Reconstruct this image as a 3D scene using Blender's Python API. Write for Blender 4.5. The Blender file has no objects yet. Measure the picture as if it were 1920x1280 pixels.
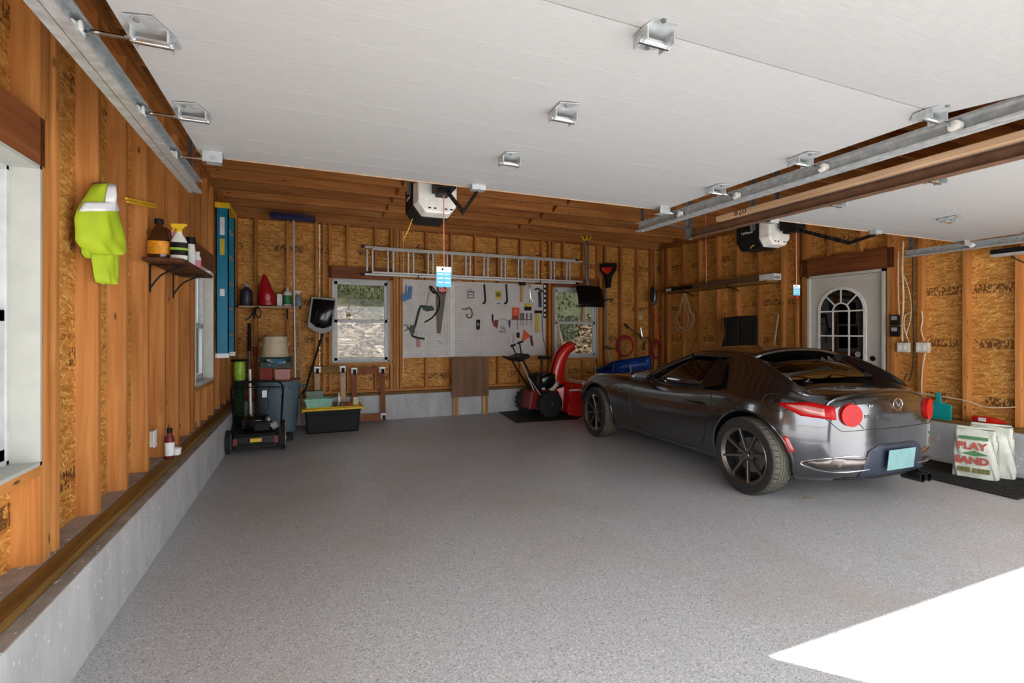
import bpy, bmesh, math, random
from mathutils import Vector, Matrix, Euler
from mathutils.bvhtree import BVHTree
random.seed(7)
R = math.radians
PI = math.pi
scene = bpy.context.scene
C = scene.collection

# ------------------------------------------------------------------ camera
FPX, YAW, CAMH, HORIZ = 921.4, 0.392, 1.318, 622.5
cam_d = bpy.data.cameras.new('camera'); cam = bpy.data.objects.new('camera', cam_d); C.objects.link(cam)
cam.location = (0, 0, CAMH); cam.rotation_euler = (PI/2, 0, -YAW)
cam_d.sensor_width = 36; cam_d.lens = FPX/1920*36; cam_d.clip_start = .02
cam_d.shift_y = (HORIZ-640)/1920
scene.camera = cam
# ------------------------------------------------------------------ light
w = bpy.data.worlds.new('sky'); scene.world = w; w.use_nodes = True
bg = w.node_tree.nodes['Background']
bg.inputs[0].default_value = (.97, .98, 1.0, 1); bg.inputs[1].default_value = 2.0
SUN_AZ = (.662, -.75); SUN_EL = R(47.4)
sd = bpy.data.lights.new('sun', 'SUN'); sun = bpy.data.objects.new('sun', sd); C.objects.link(sun)
sd.energy = 9.0; sd.angle = R(.6); sd.color = (1, .96, .9)
_d = Vector((SUN_AZ[0]*math.cos(SUN_EL), SUN_AZ[1]*math.cos(SUN_EL), math.sin(SUN_EL)))
sun.rotation_euler = _d.to_track_quat('Z', 'Y').to_euler(); sun.location = (8, -8, 9)
vs = scene.view_settings
vs.view_transform = 'Standard'; vs.look = 'None'; vs.gamma = 1; vs.use_curve_mapping = False
vs.exposure = 1.33
# ------------------------------------------------------------------ helpers
_s, _c = math.sin(YAW), math.cos(YAW)
def ray(u, v):
    a = (u-960)/FPX; b = (HORIZ-v)/FPX
    return Vector((a*_c+_s, -a*_s+_c, b))
def PX(u, v, x): d = ray(u, v); t = x/d.x; return Vector((x, t*d.y, CAMH+t*d.z))
def PY(u, v, y): d = ray(u, v); t = y/d.y; return Vector((t*d.x, y, CAMH+t*d.z))
def PZ(u, v, z): d = ray(u, v); t = (z-CAMH)/d.z; return Vector((t*d.x, t*d.y, z))
def lin(c):
    def f(x):
        x /= 255.
        return x/12.92 if x <= .04045 else ((x+.055)/1.055)**2.4
    return (f(c[0]), f(c[1]), f(c[2]), 1)

class MB:
    def __init__(s): s.v = []; s.f = []
    def add(s, vs, fs):
        o = len(s.v); s.v += [Vector(p) for p in vs]; s.f += [tuple(i+o for i in q) for q in fs]; return s
    def box(s, x0, x1, y0, y1, z0, z1, M=None):
        vs = [Vector((x, y, z)) for z in (z0, z1) for y in (y0, y1) for x in (x0, x1)]
        if M is not None: vs = [M @ p for p in vs]
        return s.add(vs, [(0,2,3,1),(4,5,7,6),(0,1,5,4),(2,6,7,3),(0,4,6,2),(1,3,7,5)])
    def obox(s, c, size, rot=(0,0,0)):
        M = Matrix.Translation(c) @ Euler(rot).to_matrix().to_4x4()
        a, b, d = size[0]/2, size[1]/2, size[2]/2
        return s.box(-a, a, -b, b, -d, d, M)
    def bar(s, p0, p1, w, t, up=(0,0,1)):
        p0 = Vector(p0); p1 = Vector(p1); d = p1-p0; L = d.length; d.normalize(); up = Vector(up)
        x = d.cross(up)
        if x.length < 1e-4: x = d.cross(Vector((1,0,0)))
        x.normalize(); y = x.cross(d)
        M = Matrix((x, y, d)).transposed().to_4x4(); M.translation = p0
        return s.box(-w/2, w/2, -t/2, t/2, 0, L, M)
    def cyl(s, p0, p1, r0, r1=None, n=14):
        return s.tube([p0, p1], [r0, r0 if r1 is None else r1], n)
    def tube(s, pts, r, n=8, closed=False):
        pts = [Vector(p) for p in pts]; m = len(pts)
        rs = r if isinstance(r, (list, tuple)) else [r]*m
        tang = []
        for i in range(m):
            a = pts[(i-1) % m] if (closed or i > 0) else pts[i]
            b = pts[(i+1) % m] if (closed or i < m-1) else pts[i]
            t = b-a
            tang.append(t.normalized() if t.length > 1e-9 else Vector((0,0,1)))
        ref = Vector((0,0,1)) if abs(tang[0].z) < .9 else Vector((1,0,0))
        nx = tang[0].cross(ref).normalized(); o = len(s.v)
        for i in range(m):
            nx = (nx - tang[i]*nx.dot(tang[i]))
            nx = nx.normalized() if nx.length > 1e-6 else tang[i].orthogonal().normalized()
            ny = tang[i].cross(nx)
            for k in range(n):
                a = 2*PI*k/n
                s.v.append(pts[i] + (nx*math.cos(a)+ny*math.sin(a))*rs[i])
        for i in range(m if closed else m-1):
            j = (i+1) % m
            for k in range(n):
                l = (k+1) % n
                s.f.append((o+i*n+k, o+i*n+l, o+j*n+l, o+j*n+k))
        if not closed:
            s.f.append(tuple(o+k for k in reversed(range(n)))); s.f.append(tuple(o+(m-1)*n+k for k in range(n)))
        return s
    def lathe(s, prof, c=(0,0,0), n=24, M=None, sq=(1,1), cap=True):
        # prof: (r, z); closed with caps
        o = len(s.v); c = Vector(c)
        for (r, z) in prof:
            for k in range(n):
                a = 2*PI*k/n; p = Vector((r*math.cos(a)*sq[0], r*math.sin(a)*sq[1], z))
                s.v.append((M @ p if M is not None else p)+c)
        for i in range(len(prof)-1):
            for k in range(n):
                l = (k+1) % n
                s.f.append((o+i*n+k, o+i*n+l, o+(i+1)*n+l, o+(i+1)*n+k))
        if cap: s.f.append(tuple(o+k for k in reversed(range(n)))); s.f.append(tuple(o+(len(prof)-1)*n+k for k in range(n)))
        return s
    def prism(s, pts, off):
        # pts: list of 3-D points (planar), extruded by vector off
        pts = [Vector(p) for p in pts]; off = Vector(off); n = len(pts)
        nrm = Vector((0,0,0))
        for i in range(n): nrm += pts[i].cross(pts[(i+1) % n])
        if nrm.dot(off) > 0: pts = pts[::-1]
        f = [tuple(range(n)), tuple(range(2*n-1, n-1, -1))]
        for i in range(n):
            j = (i+1) % n; f.append((j, i, n+i, n+j))
        return s.add(pts+[p+off for p in pts], f)
    def ell(s, c, r, n=12, m=8, M=None):
        c = Vector(c); r = r if isinstance(r, (tuple, list)) else (r, r, r); o = len(s.v)
        def put(p):
            p = Vector((p[0]*r[0], p[1]*r[1], p[2]*r[2])); s.v.append(c+(M @ p if M is not None else p))
        put((0,0,-1))
        for i in range(1, m):
            t = -PI/2+PI*i/m
            for k in range(n):
                a = 2*PI*k/n; put((math.cos(t)*math.cos(a), math.cos(t)*math.sin(a), math.sin(t)))
        put((0,0,1)); top = len(s.v)-1
        for k in range(n):
            l = (k+1) % n
            s.f.append((o, o+1+l, o+1+k)); s.f.append((top, o+1+(m-2)*n+k, o+1+(m-2)*n+l))
            for i in range(m-2):
                s.f.append((o+1+i*n+k, o+1+i*n+l, o+1+(i+1)*n+l, o+1+(i+1)*n+k))
        return s
    def grid(s, P):
        # P: rows of points (open sheet)
        o = len(s.v); h = len(P); wd = len(P[0])
        for row in P: s.v += [Vector(p) for p in row]
        for i in range(h-1):
            for j in range(wd-1):
                s.f.append((o+i*wd+j, o+i*wd+j+1, o+(i+1)*wd+j+1, o+(i+1)*wd+j))
        return s
    def mesh(s, name, org=Vector((0,0,0))):
        me = bpy.data.meshes.new(name)
        me.from_pydata([tuple(p-org) for p in s.v], [], s.f); me.validate(); me.update(); return me
    def build(s, name, m, parent=None, smooth=False, bevel=0, solid=0, sub=0, org=None):
        if parent is not None: o0 = ORG[parent.name]
        else:
            xs = [p.x for p in s.v]; ys = [p.y for p in s.v]; zs = [p.z for p in s.v]
            o0 = Vector(((min(xs)+max(xs))/2, (min(ys)+max(ys))/2, min(zs))) if org is None else Vector(org)
        me = s.mesh(name, o0)
        o = bpy.data.objects.new(name, me); C.objects.link(o)
        if parent is not None: o.parent = parent
        else: o.location = o0
        ORG[o.name] = o0
        me.materials.append(MAT[m] if isinstance(m, str) else m)
        finish(o, smooth, bevel, solid, sub)
        return o
ORG = {}
MAT = {}
def finish(o, smooth=False, bevel=0, solid=0, sub=0):
    me = o.data
    if solid:
        md = o.modifiers.new('thickness', 'SOLIDIFY'); md.thickness = solid; md.offset = 0
    if bevel:
        md = o.modifiers.new('bevel', 'BEVEL'); md.width = bevel; md.segments = 2; md.limit_method = 'ANGLE'; md.angle_limit = R(50)
    if sub:
        md = o.modifiers.new('sub', 'SUBSURF'); md.levels = sub; md.render_levels = sub
    if smooth:
        for p in me.polygons: p.use_smooth = True
        if smooth != 'all':
            try: me.set_sharp_from_angle(angle=R(40))
            except Exception: pass
def thing(name, label, cat, loc=(0,0,0), rotz=0, group=None, local=False):
    o = bpy.data.objects.new(name, None); C.objects.link(o); o.empty_display_size = .1
    o.location = loc; o.rotation_euler = (0, 0, rotz)
    o['label'] = label; o['category'] = cat
    if group: o['group'] = group
    ORG[o.name] = Vector((0,0,0)) if local else Vector(loc)
    return o
def tag(o, label, cat, group=None):
    o['label'] = label; o['category'] = cat
    if group: o['group'] = group
    return o
def struct(name, label=None, loc=(0,0,0)):
    o = bpy.data.objects.new(name, None); C.objects.link(o); o.location = loc; o['kind'] = 'structure'
    o.empty_display_size = .1; ORG[o.name] = Vector(loc)
    if label: o['label'] = label
    return o
_pc = {}
def piece(name, x0, x1, y0, y1, z0, z1, m, parent):
    """one cheap box piece sharing its mesh with pieces of the same size"""
    k = (name, round(x1-x0, 3), round(y1-y0, 3), round(z1-z0, 3), m)
    if k not in _pc:
        a, b, c = (x1-x0)/2, (y1-y0)/2, (z1-z0)
        me = MB().box(-a, a, -b, b, 0, c).mesh(name); me.materials.append(MAT[m]); _pc[k] = me
    o = bpy.data.objects.new(name, _pc[k]); C.objects.link(o)
    o.location = Vector(((x0+x1)/2, (y0+y1)/2, z0)) - ORG[parent.name]; o.parent = parent
    ORG[o.name] = Vector(((x0+x1)/2, (y0+y1)/2, z0))
    return o
def text(body, size, m, parent, M, ext=.0004, name='lettering', sx=1.0, bold=0):
    """flat lettering; M places the text plane (x right, y up, z out) in the same space as the parent's other parts"""
    cu = bpy.data.curves.new(name, 'FONT'); cu.body = body; cu.size = size; cu.extrude = ext
    cu.align_x = 'CENTER'; cu.align_y = 'CENTER'; cu.resolution_u = 3; cu.offset = bold
    t = bpy.data.objects.new(name, cu); C.objects.link(t)
    dg = bpy.context.evaluated_depsgraph_get()
    me = bpy.data.meshes.new_from_object(t.evaluated_get(dg))
    bpy.data.objects.remove(t); bpy.data.curves.remove(cu)
    me.transform(Matrix.Diagonal((sx, 1, 1, 1))); me.transform(M)
    o0 = ORG[parent.name]
    me.transform(Matrix.Translation(-o0)); me.name = name
    me.materials.clear(); me.materials.append(MAT[m])
    o = bpy.data.objects.new(name, me); C.objects.link(o); o.parent = parent; ORG[o.name] = o0
    return o
def frame(p, x, y):
    x = Vector(x).normalized(); y = Vector(y); y = (y-x*y.dot(x)).normalized(); z = x.cross(y)
    M = Matrix((x, y, z)).transposed().to_4x4(); M.translation = Vector(p); return M
def copy_tree(o, parent=None):
    c = o.copy(); C.objects.link(c); c.parent = parent; ORG[c.name] = ORG[o.name]
    for ch in list(o.children): copy_tree(ch, c)
    return c
def ring(c, r, ax='z', n=20, a0=0, a1=2*PI, sq=1.0):
    out = []
    for k in range(n+1 if abs(a1-a0) < 2*PI-1e-6 else n):
        a = a0+(a1-a0)*k/n; ca, sa = r*math.cos(a), r*sq*math.sin(a)
        p = {'z': (ca, sa, 0), 'y': (ca, 0, sa), 'x': (0, ca, sa)}[ax]; out.append(Vector(c)+Vector(p))
    return out
def smoothpath(pts, n=6):
    pts = [Vector(p) for p in pts]; out = []
    for i in range(len(pts)-1):
        p0 = pts[max(i-1, 0)]; p1 = pts[i]; p2 = pts[i+1]; p3 = pts[min(i+2, len(pts)-1)]
        for k in range(n):
            t = k/n
            out.append(.5*((2*p1)+(p2-p0)*t+(2*p0-5*p1+4*p2-p3)*t*t+(-p0+3*p1-3*p2+p3)*t**3))
    out.append(pts[-1]); return out
# ------------------------------------------------------------------ materials
def nodes(name):
    m = bpy.data.materials.new(name); m.use_nodes = True; nt = m.node_tree
    return m, nt, nt.nodes['Principled BSDF']
def N(nt, typ, **kw):
    n = nt.nodes.new(typ)
    for k, v in kw.items():
        if k in n.inputs: n.inputs[k].default_value = v
        else: setattr(n, k, v)
    return n
def ramp(nt, stops, fac):
    r = nt.nodes.new('ShaderNodeValToRGB'); e = r.color_ramp.elements
    while len(e) < len(stops): e.new(.5)
    for el, (p, c) in zip(e, stops): el.position = p; el.color = c
    nt.links.new(fac, r.inputs[0]); return r.outputs[0]
def mixc(nt, fac, a, b, mode='MIX'):
    n = nt.nodes.new('ShaderNodeMix'); n.data_type = 'RGBA'; n.blend_type = mode
    for sock, val in ((0, fac), (6, a), (7, b)):
        if hasattr(val, 'is_linked') or hasattr(val, 'links'): nt.links.new(val, n.inputs[sock])
        else: n.inputs[sock].default_value = val
    return n.outputs[2]
def coords(nt, scale=(1,1,1), rnd=True, rot=(0,0,0)):
    tc = nt.nodes.new('ShaderNodeTexCoord'); mp = nt.nodes.new('ShaderNodeMapping')
    mp.inputs['Scale'].default_value = scale; mp.inputs['Rotation'].default_value = rot
    nt.links.new(tc.outputs['Object'], mp.inputs[0])
    if rnd:
        oi = nt.nodes.new('ShaderNodeObjectInfo'); mu = nt.nodes.new('ShaderNodeMath'); mu.operation = 'MULTIPLY'; mu.inputs[1].default_value = 37.
        nt.links.new(oi.outputs['Random'], mu.inputs[0]); nt.links.new(mu.outputs[0], mp.inputs['Location'])
    return mp.outputs[0]
def bumpn(nt, b, h, strength, dist=.01):
    n = nt.nodes.new('ShaderNodeBump'); n.inputs['Strength'].default_value = strength; n.inputs['Distance'].default_value = dist
    nt.links.new(h, n.inputs['Height']); nt.links.new(n.outputs[0], b.inputs['Normal'])
def M_(name, col, rough=.5, metal=0, coat=0, var=.12, scale=14, bump=0, trans=0, emit=0, spec=.5):
    m, nt, b = nodes(name)
    c = lin(col); nz = N(nt, 'ShaderNodeTexNoise', Scale=scale, Detail=3.0)
    nt.links.new(coords(nt), nz.inputs['Vector'])
    lo = tuple(x*(1-var) for x in c[:3])+(1,); hi = tuple(min(1, x*(1+var)) for x in c[:3])+(1,)
    o = ramp(nt, [(.3, lo), (.7, hi)], nz.outputs[0]); nt.links.new(o, b.inputs['Base Color'])
    b.inputs['Roughness'].default_value = rough; b.inputs['Metallic'].default_value = metal
    b.inputs['Coat Weight'].default_value = coat; b.inputs['Coat Roughness'].default_value = .03
    b.inputs['Transmission Weight'].default_value = trans; b.inputs['Specular IOR Level'].default_value = spec
    if emit: b.inputs['Emission Color'].default_value = c; b.inputs['Emission Strength'].default_value = emit
    if bump: bumpn(nt, b, nz.outputs[0], bump)
    MAT[name] = m; return m
def wood(name, lo, mid, hi, axis='z', knots=True, rough=.6, sc=1.0):
    m, nt, b = nodes(name)
    s = {'x': (.7, 14, 14), 'y': (14, .7, 14), 'z': (14, 14, .7)}[axis]
    v = coords(nt, tuple(k*sc for k in s))
    nz = N(nt, 'ShaderNodeTexNoise', Scale=1.6, Detail=6.0, Roughness=.62, Distortion=.6); nt.links.new(v, nz.inputs['Vector'])
    col = ramp(nt, [(.28, lin(lo)), (.5, lin(mid)), (.72, lin(hi))], nz.outputs[0])
    v2 = coords(nt, (1.3, 1.3, 1.3)); big = N(nt, 'ShaderNodeTexNoise', Scale=1.1, Detail=3.0); nt.links.new(v2, big.inputs['Vector'])
    sh = ramp(nt, [(.35, (.82, .78, .72, 1)), (.65, (1.06, 1.04, 1.0, 1))], big.outputs[0])
    col = mixc(nt, .8, col, sh, 'MULTIPLY')
    oi = nt.nodes.new('ShaderNodeObjectInfo')
    tone = ramp(nt, [(0, (.72, .68, .62, 1)), (.5, (.95, .94, .92, 1)), (1, (1.12, 1.1, 1.06, 1))], oi.outputs['Random'])
    col = mixc(nt, .9, col, tone, 'MULTIPLY')
    if knots:
        ks = {'x': (4, 14, 14), 'y': (14, 4, 14), 'z': (14, 14, 4)}[axis]
        vo = N(nt, 'ShaderNodeTexVoronoi', Scale=1.0); nt.links.new(coords(nt, ks), vo.inputs['Vector'])
        kf = ramp(nt, [(.05, (.85, .85, .85, 1)), (.13, (0, 0, 0, 1))], vo.outputs['Distance'])
        col = mixc(nt, kf, col, lin((72, 36, 14)))
    nt.links.new(col, b.inputs['Base Color']); b.inputs['Roughness'].default_value = rough; b.inputs['Specular IOR Level'].default_value = .25
    bumpn(nt, b, nz.outputs[0], .25, .004)
    MAT[name] = m; return m
for ax in 'xyz':
    wood('stud_'+ax, (170, 108, 55), (195, 133, 74), (212, 155, 95), ax)
    wood('joist_'+ax, (148, 90, 45), (178, 118, 66), (200, 145, 90), ax)
    wood('header_'+ax, (104, 58, 34), (138, 82, 48), (160, 100, 62), ax, knots=False)
    wood('treated_'+ax, (104, 78, 38), (136, 104, 54), (158, 126, 72), ax, knots=False)
wood('pale_wood', (170, 130, 88), (196, 158, 112), (214, 180, 138), 'z', knots=False)
wood('dolly_wood', (118, 66, 40), (146, 88, 58), (168, 110, 76), 'z', knots=False)
wood('plywood', (112, 84, 66), (132, 100, 80), (150, 116, 94), 'z', knots=False, sc=.6)
wood('dark_shelf', (62, 34, 20), (86, 50, 32), (108, 68, 46), 'y', knots=False)
wood('pole_wood', (176, 142, 112), (200, 170, 142), (216, 190, 164), 'y', knots=False)

def osb(name):
    m, nt, b = nodes(name)
    tc0 = nt.nodes.new('ShaderNodeTexCoord'); sp0 = nt.nodes.new('ShaderNodeSeparateXYZ'); nt.links.new(tc0.outputs['Object'], sp0.inputs[0])
    ad0 = nt.nodes.new('ShaderNodeMath'); nt.links.new(sp0.outputs[0], ad0.inputs[0]); nt.links.new(sp0.outputs[1], ad0.inputs[1])
    cb0 = nt.nodes.new('ShaderNodeCombineXYZ'); nt.links.new(ad0.outputs[0], cb0.inputs[0]); nt.links.new(sp0.outputs[2], cb0.inputs[1])
    def strands(ang, sx_, sy_, off, detail=2.0, dist=.4):
        rt = nt.nodes.new('ShaderNodeMapping'); rt.inputs['Rotation'].default_value = (0, 0, ang); nt.links.new(cb0.outputs[0], rt.inputs[0])
        mp = nt.nodes.new('ShaderNodeMapping'); mp.inputs['Scale'].default_value = (sx_, sy_, 1); mp.inputs['Location'].default_value = (off, off*1.7, off*.3); nt.links.new(rt.outputs[0], mp.inputs[0])
        nz = N(nt, 'ShaderNodeTexNoise', Scale=1.0, Detail=detail, Distortion=dist); nt.links.new(mp.outputs[0], nz.inputs['Vector']); return nz.outputs[0]
    h0 = strands(.05, 9, 40, 1.0, 4.0)
    col = ramp(nt, [(.3, lin((168, 108, 46))), (.5, lin((202, 142, 68))), (.7, lin((222, 166, 90)))], h0)
    for i, (ang, th, c_) in enumerate(((.1, .60, (240, 196, 126)), (.75, .62, (244, 204, 134)), (-.6, .63, (236, 190, 118)), (1.3, .65, (240, 196, 124)), (.35, .64, (150, 92, 38)), (-.3, .65, (142, 86, 36)))):
        f = ramp(nt, [(th, (0, 0, 0, 1)), (th+.05, (.85, .85, .85, 1))], strands(ang, 13, 75, 3.1*(i+1)))
        col = mixc(nt, f, col, lin(c_))
    vors = [h0]
    big = N(nt, 'ShaderNodeTexNoise', Scale=2.2, Detail=3.0); nt.links.new(coords(nt, rnd=False), big.inputs['Vector'])
    sh = ramp(nt, [(.35, (.80, .75, .68, 1)), (.62, (1.05, 1.03, 1.0, 1))], big.outputs[0])
    col = mixc(nt, .85, col, sh, 'MULTIPLY')
    # printed stamp bands of the sheet maker (illegible blocks)
    tc = nt.nodes.new('ShaderNodeTexCoord'); sx = nt.nodes.new('ShaderNodeSeparateXYZ'); nt.links.new(tc.outputs['Object'], sx.inputs[0])
    band = None
    def mth(op, a, bb):
        n = nt.nodes.new('ShaderNodeMath'); n.operation = op
        for i, q in enumerate((a, bb)):
            if isinstance(q, (int, float)): n.inputs[i].default_value = q
            else: nt.links.new(q, n.inputs[i])
        return n.outputs[0]
    for zc in (.62, 1.20, 1.76, 2.52):
        d = mth('ABSOLUTE', mth('SUBTRACT', sx.outputs[2], zc), 0)
        k = mth('LESS_THAN', d, .045)
        band = k if band is None else mth('MAXIMUM', band, k)
    al = mth('ADD', sx.outputs[0], sx.outputs[1])
    gap = N(nt, 'ShaderNodeTexNoise', Scale=1.0, Detail=0.0); cmb = nt.nodes.new('ShaderNodeCombineXYZ'); nt.links.new(mth('MULTIPLY', al, 2.6), cmb.inputs[0])
    nt.links.new(mth('MULTIPLY', sx.outputs[2], .8), cmb.inputs[1]); nt.links.new(cmb.outputs[0], gap.inputs['Vector'])
    g = mth('GREATER_THAN', gap.outputs[0], .5)
    gl = N(nt, 'ShaderNodeTexNoise', Scale=60.0, Detail=1.0); nt.links.new(coords(nt, (1, 1, .5), rnd=False), gl.inputs['Vector'])
    g2 = mth('GREATER_THAN', gl.outputs[0], .50)
    st = mth('MULTIPLY', mth('MULTIPLY', band, g), g2)
    col = mixc(nt, mth('MULTIPLY', st, .75), col, lin((58, 34, 22)))
    nt.links.new(col, b.inputs['Base Color']); b.inputs['Roughness'].default_value = .6; b.inputs['Specular IOR Level'].default_value = .25
    bumpn(nt, b, vors[0], .2, .003)
    MAT[name] = m
osb('osb')

def concrete(name, base, dark, streak=True):
    m, nt, b = nodes(name)
    nz = N(nt, 'ShaderNodeTexNoise', Scale=5.0, Detail=8.0, Roughness=.65)
    nt.links.new(coords(nt, (1, 1, .35) if streak else (1, 1, 1), rnd=False), nz.inputs['Vector'])
    col = ramp(nt, [(.3, lin(dark)), (.6, lin(base))], nz.outputs[0])
    sp = N(nt, 'ShaderNodeTexNoise', Scale=38.0, Detail=2.0); nt.links.new(coords(nt, rnd=False), sp.inputs['Vector'])
    f = ramp(nt, [(.66, (0, 0, 0, 1)), (.72, (1, 1, 1, 1))], sp.outputs[0])
    col = mixc(nt, f, col, lin((232, 232, 232)))
    nt.links.new(col, b.inputs['Base Color']); b.inputs['Roughness'].default_value = .75
    bumpn(nt, b, nz.outputs[0], .25, .01); MAT[name] = m
concrete('curb', (196, 198, 200), (170, 172, 174))
concrete('curb_top', (168, 160, 152), (132, 124, 116), False)
concrete('driveway', (178, 175, 170), (158, 156, 152), False)

def floor_mat():
    m, nt, b = nodes('floor')
    v = coords(nt, rnd=False)
    a = N(nt, 'ShaderNodeTexVoronoi', Scale=210.0); nt.links.new(v, a.inputs['Vector'])
    sc = nt.nodes.new('ShaderNodeSeparateColor'); nt.links.new(a.outputs['Color'], sc.inputs[0])
    col = ramp(nt, [(0, lin((116, 118, 120))), (.12, lin((164, 165, 168))), (.5, lin((184, 185, 188))), (.88, lin((192, 193, 196))), (1, lin((222, 222, 222)))], sc.outputs[0])
    big = N(nt, 'ShaderNodeTexNoise', Scale=.9, Detail=4.0, Roughness=.55); nt.links.new(v, big.inputs['Vector'])
    f = ramp(nt, [(.48, (0, 0, 0, 1)), (.72, (.5, .5, .5, 1))], big.outputs[0])
    col = mixc(nt, f, col, lin((168, 160, 148)))
    st = N(nt, 'ShaderNodeTexNoise', Scale=3.6, Detail=3.0); nt.links.new(v, st.inputs['Vector'])
    f2 = ramp(nt, [(.70, (0, 0, 0, 1)), (.78, (.55, .55, .55, 1))], st.outputs[0])
    col = mixc(nt, f2, col, lin((172, 152, 122)))
    nt.links.new(col, b.inputs['Base Color'])
    rr = ramp(nt, [(.35, (.34, .34, .34, 1)), (.7, (.5, .5, .5, 1))], big.outputs[0])
    nt.links.new(rr, b.inputs['Roughness']); b.inputs['Specular IOR Level'].default_value = .5
    bumpn(nt, b, sc.outputs[0], .05, .002); MAT['floor'] = m
floor_mat()

def door_white():
    m, nt, b = nodes('door_white')
    nz = N(nt, 'ShaderNodeTexNoise', Scale=3.0, Detail=4.0); nt.links.new(coords(nt, (6, 60, 6), rnd=False), nz.inputs['Vector'])
    col = ramp(nt, [(.3, lin((162, 163, 165))), (.7, lin((171, 172, 174)))], nz.outputs[0])
    nt.links.new(col, b.inputs['Base Color']); b.inputs['Roughness'].default_value = .55
    bumpn(nt, b, nz.outputs[0], .12, .002); MAT['door_white'] = m
door_white()

def pegboard():
    m, nt, b = nodes('pegboard')
    v = coords(nt, (40, 40, 40), rnd=False)
    fr = nt.nodes.new('ShaderNodeVectorMath'); fr.operation = 'FRACTION'; nt.links.new(v, fr.inputs[0])
    su = nt.nodes.new('ShaderNodeVectorMath'); su.operation = 'SUBTRACT'; su.inputs[1].default_value = (.5, .5, .5); nt.links.new(fr.outputs[0], su.inputs[0])
    mu = nt.nodes.new('ShaderNodeVectorMath'); mu.operation = 'MULTIPLY'; mu.inputs[1].default_value = (1, 0, 1); nt.links.new(su.outputs[0], mu.inputs[0])
    ln = nt.nodes.new('ShaderNodeVectorMath'); ln.operation = 'LENGTH'; nt.links.new(mu.outputs[0], ln.inputs[0])
    f = ramp(nt, [(.17, (1, 1, 1, 1)), (.2, (0, 0, 0, 1))], ln.outputs['Value'])
    nz = N(nt, 'ShaderNodeTexNoise', Scale=4.0, Detail=3.0); nt.links.new(coords(nt, rnd=False), nz.inputs['Vector'])
    base = ramp(nt, [(.3, lin((206, 202, 200))), (.7, lin((222, 218, 216)))], nz.outputs[0])
    nt.links.new(mixc(nt, f, base, lin((96, 92, 90))), b.inputs['Base Color']); b.inputs['Roughness'].default_value = .5
    MAT['pegboard'] = m
pegboard()

def pane(name, tint, gl=.08, rough=.0):
    m, nt, b = nodes(name)
    out = nt.nodes['Material Output']
    tr = nt.nodes.new('ShaderNodeBsdfTransparent'); tr.inputs[0].default_value = tint
    g = nt.nodes.new('ShaderNodeBsdfGlossy'); g.inputs[0].default_value = (1, 1, 1, 1); g.inputs['Roughness'].default_value = rough
    fz = nt.nodes.new('ShaderNodeFresnel'); fz.inputs[0].default_value = 1.45
    ad = nt.nodes.new('ShaderNodeMath'); ad.operation = 'ADD'; ad.inputs[1].default_value = gl; ad.use_clamp = True
    nt.links.new(fz.outputs[0], ad.inputs[0])
    mx = nt.nodes.new('ShaderNodeMixShader'); nt.links.new(ad.outputs[0], mx.inputs[0]); nt.links.new(tr.outputs[0], mx.inputs[1]); nt.links.new(g.outputs[0], mx.inputs[2])
    nt.links.new(mx.outputs[0], out.inputs[0]); nt.nodes.remove(b); MAT[name] = m
pane('glass', (.92, .94, .93, 1), .02)
pane('screen_glass', (.40, .41, .40, 1), .01)  # pane tinted to dim the bright view outside, as an insect screen would
pane('car_glass', (.42, .45, .43, 1), .06)
pane('dark_glass', (.10, .11, .10, 1), .04)  # dimness of the room behind the entry door, put into the pane tint

M_('white_vinyl', (200, 202, 204), .4); M_('white_paint', (226, 226, 220), .5); M_('jamb_white', (186, 188, 182), .55, var=.05)
M_('door_paint', (196, 192, 184), .45, var=.03); M_('brass', (190, 150, 70), .25, 1); M_('black_plastic', (20, 20, 21), .55, spec=.25); M_('black_gloss', (16, 16, 18), .15)
M_('galv', (176, 182, 186), .4, .45, var=.22, scale=30); M_('galv_dark', (120, 124, 126), .4, .5, var=.3, scale=30); M_('chrome', (210, 212, 214), .12, 1)
M_('alu', (206, 207, 208), .4, .3); M_('steel_grey', (120, 122, 124), .4, .7); M_('rust_brown', (112, 84, 66), .55, .3, var=.25)
M_('opener_white', (232, 232, 230), .3); M_('blue_card', (96, 190, 226), .5); M_('white_card', (232, 234, 238), .6); M_('pink_cord', (206, 130, 112), .7); M_('dark_cord', (40, 36, 32), .6)
M_('hivis', (172, 196, 34), .75, var=.12, scale=9, bump=.3); M_('reflective', (228, 232, 240), .35, var=.06)
M_('yellow', (232, 190, 30), .5); M_('amber', (70, 40, 18), .2, coat=.4); M_('orange_label', (226, 148, 30), .5, var=.3, scale=40); M_('white_plastic', (232, 232, 228), .4); M_('lime', (150, 190, 60), .45, var=.3, scale=30)
M_('pink', (206, 120, 140), .4); M_('red_plastic', (170, 20, 30), .35); M_('red_paint', (206, 28, 16), .3, coat=.5, var=.06); M_('red_dark', (120, 22, 22), .4); M_('red_hose', (150, 30, 34), .5)
M_('teal_ladder', (6, 122, 156), .4, var=.1); M_('teal_plastic', (20, 160, 160), .4); M_('navy', (26, 34, 92), .6); M_('blue_plastic', (24, 70, 150), .35, var=.3, scale=6); M_('blue_tool', (30, 110, 170), .4)
M_('green_dark', (28, 58, 40), .5); M_('green_label', (40, 130, 70), .5); M_('can_grey', (92, 112, 124), .55, var=.08); M_('cream', (206, 192, 160), .5); M_('mint', (136, 190, 168), .5); M_('sage', (110, 130, 116), .5)
M_('grey_plastic', (150, 152, 152), .5); M_('dark_blue_plastic', (38, 46, 62), .45); M_('rope_blue', (70, 130, 160), .8, var=.5, scale=60); M_('brick_red', (140, 52, 44), .7); M_('pink_block', (196, 140, 136), .7)
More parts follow.
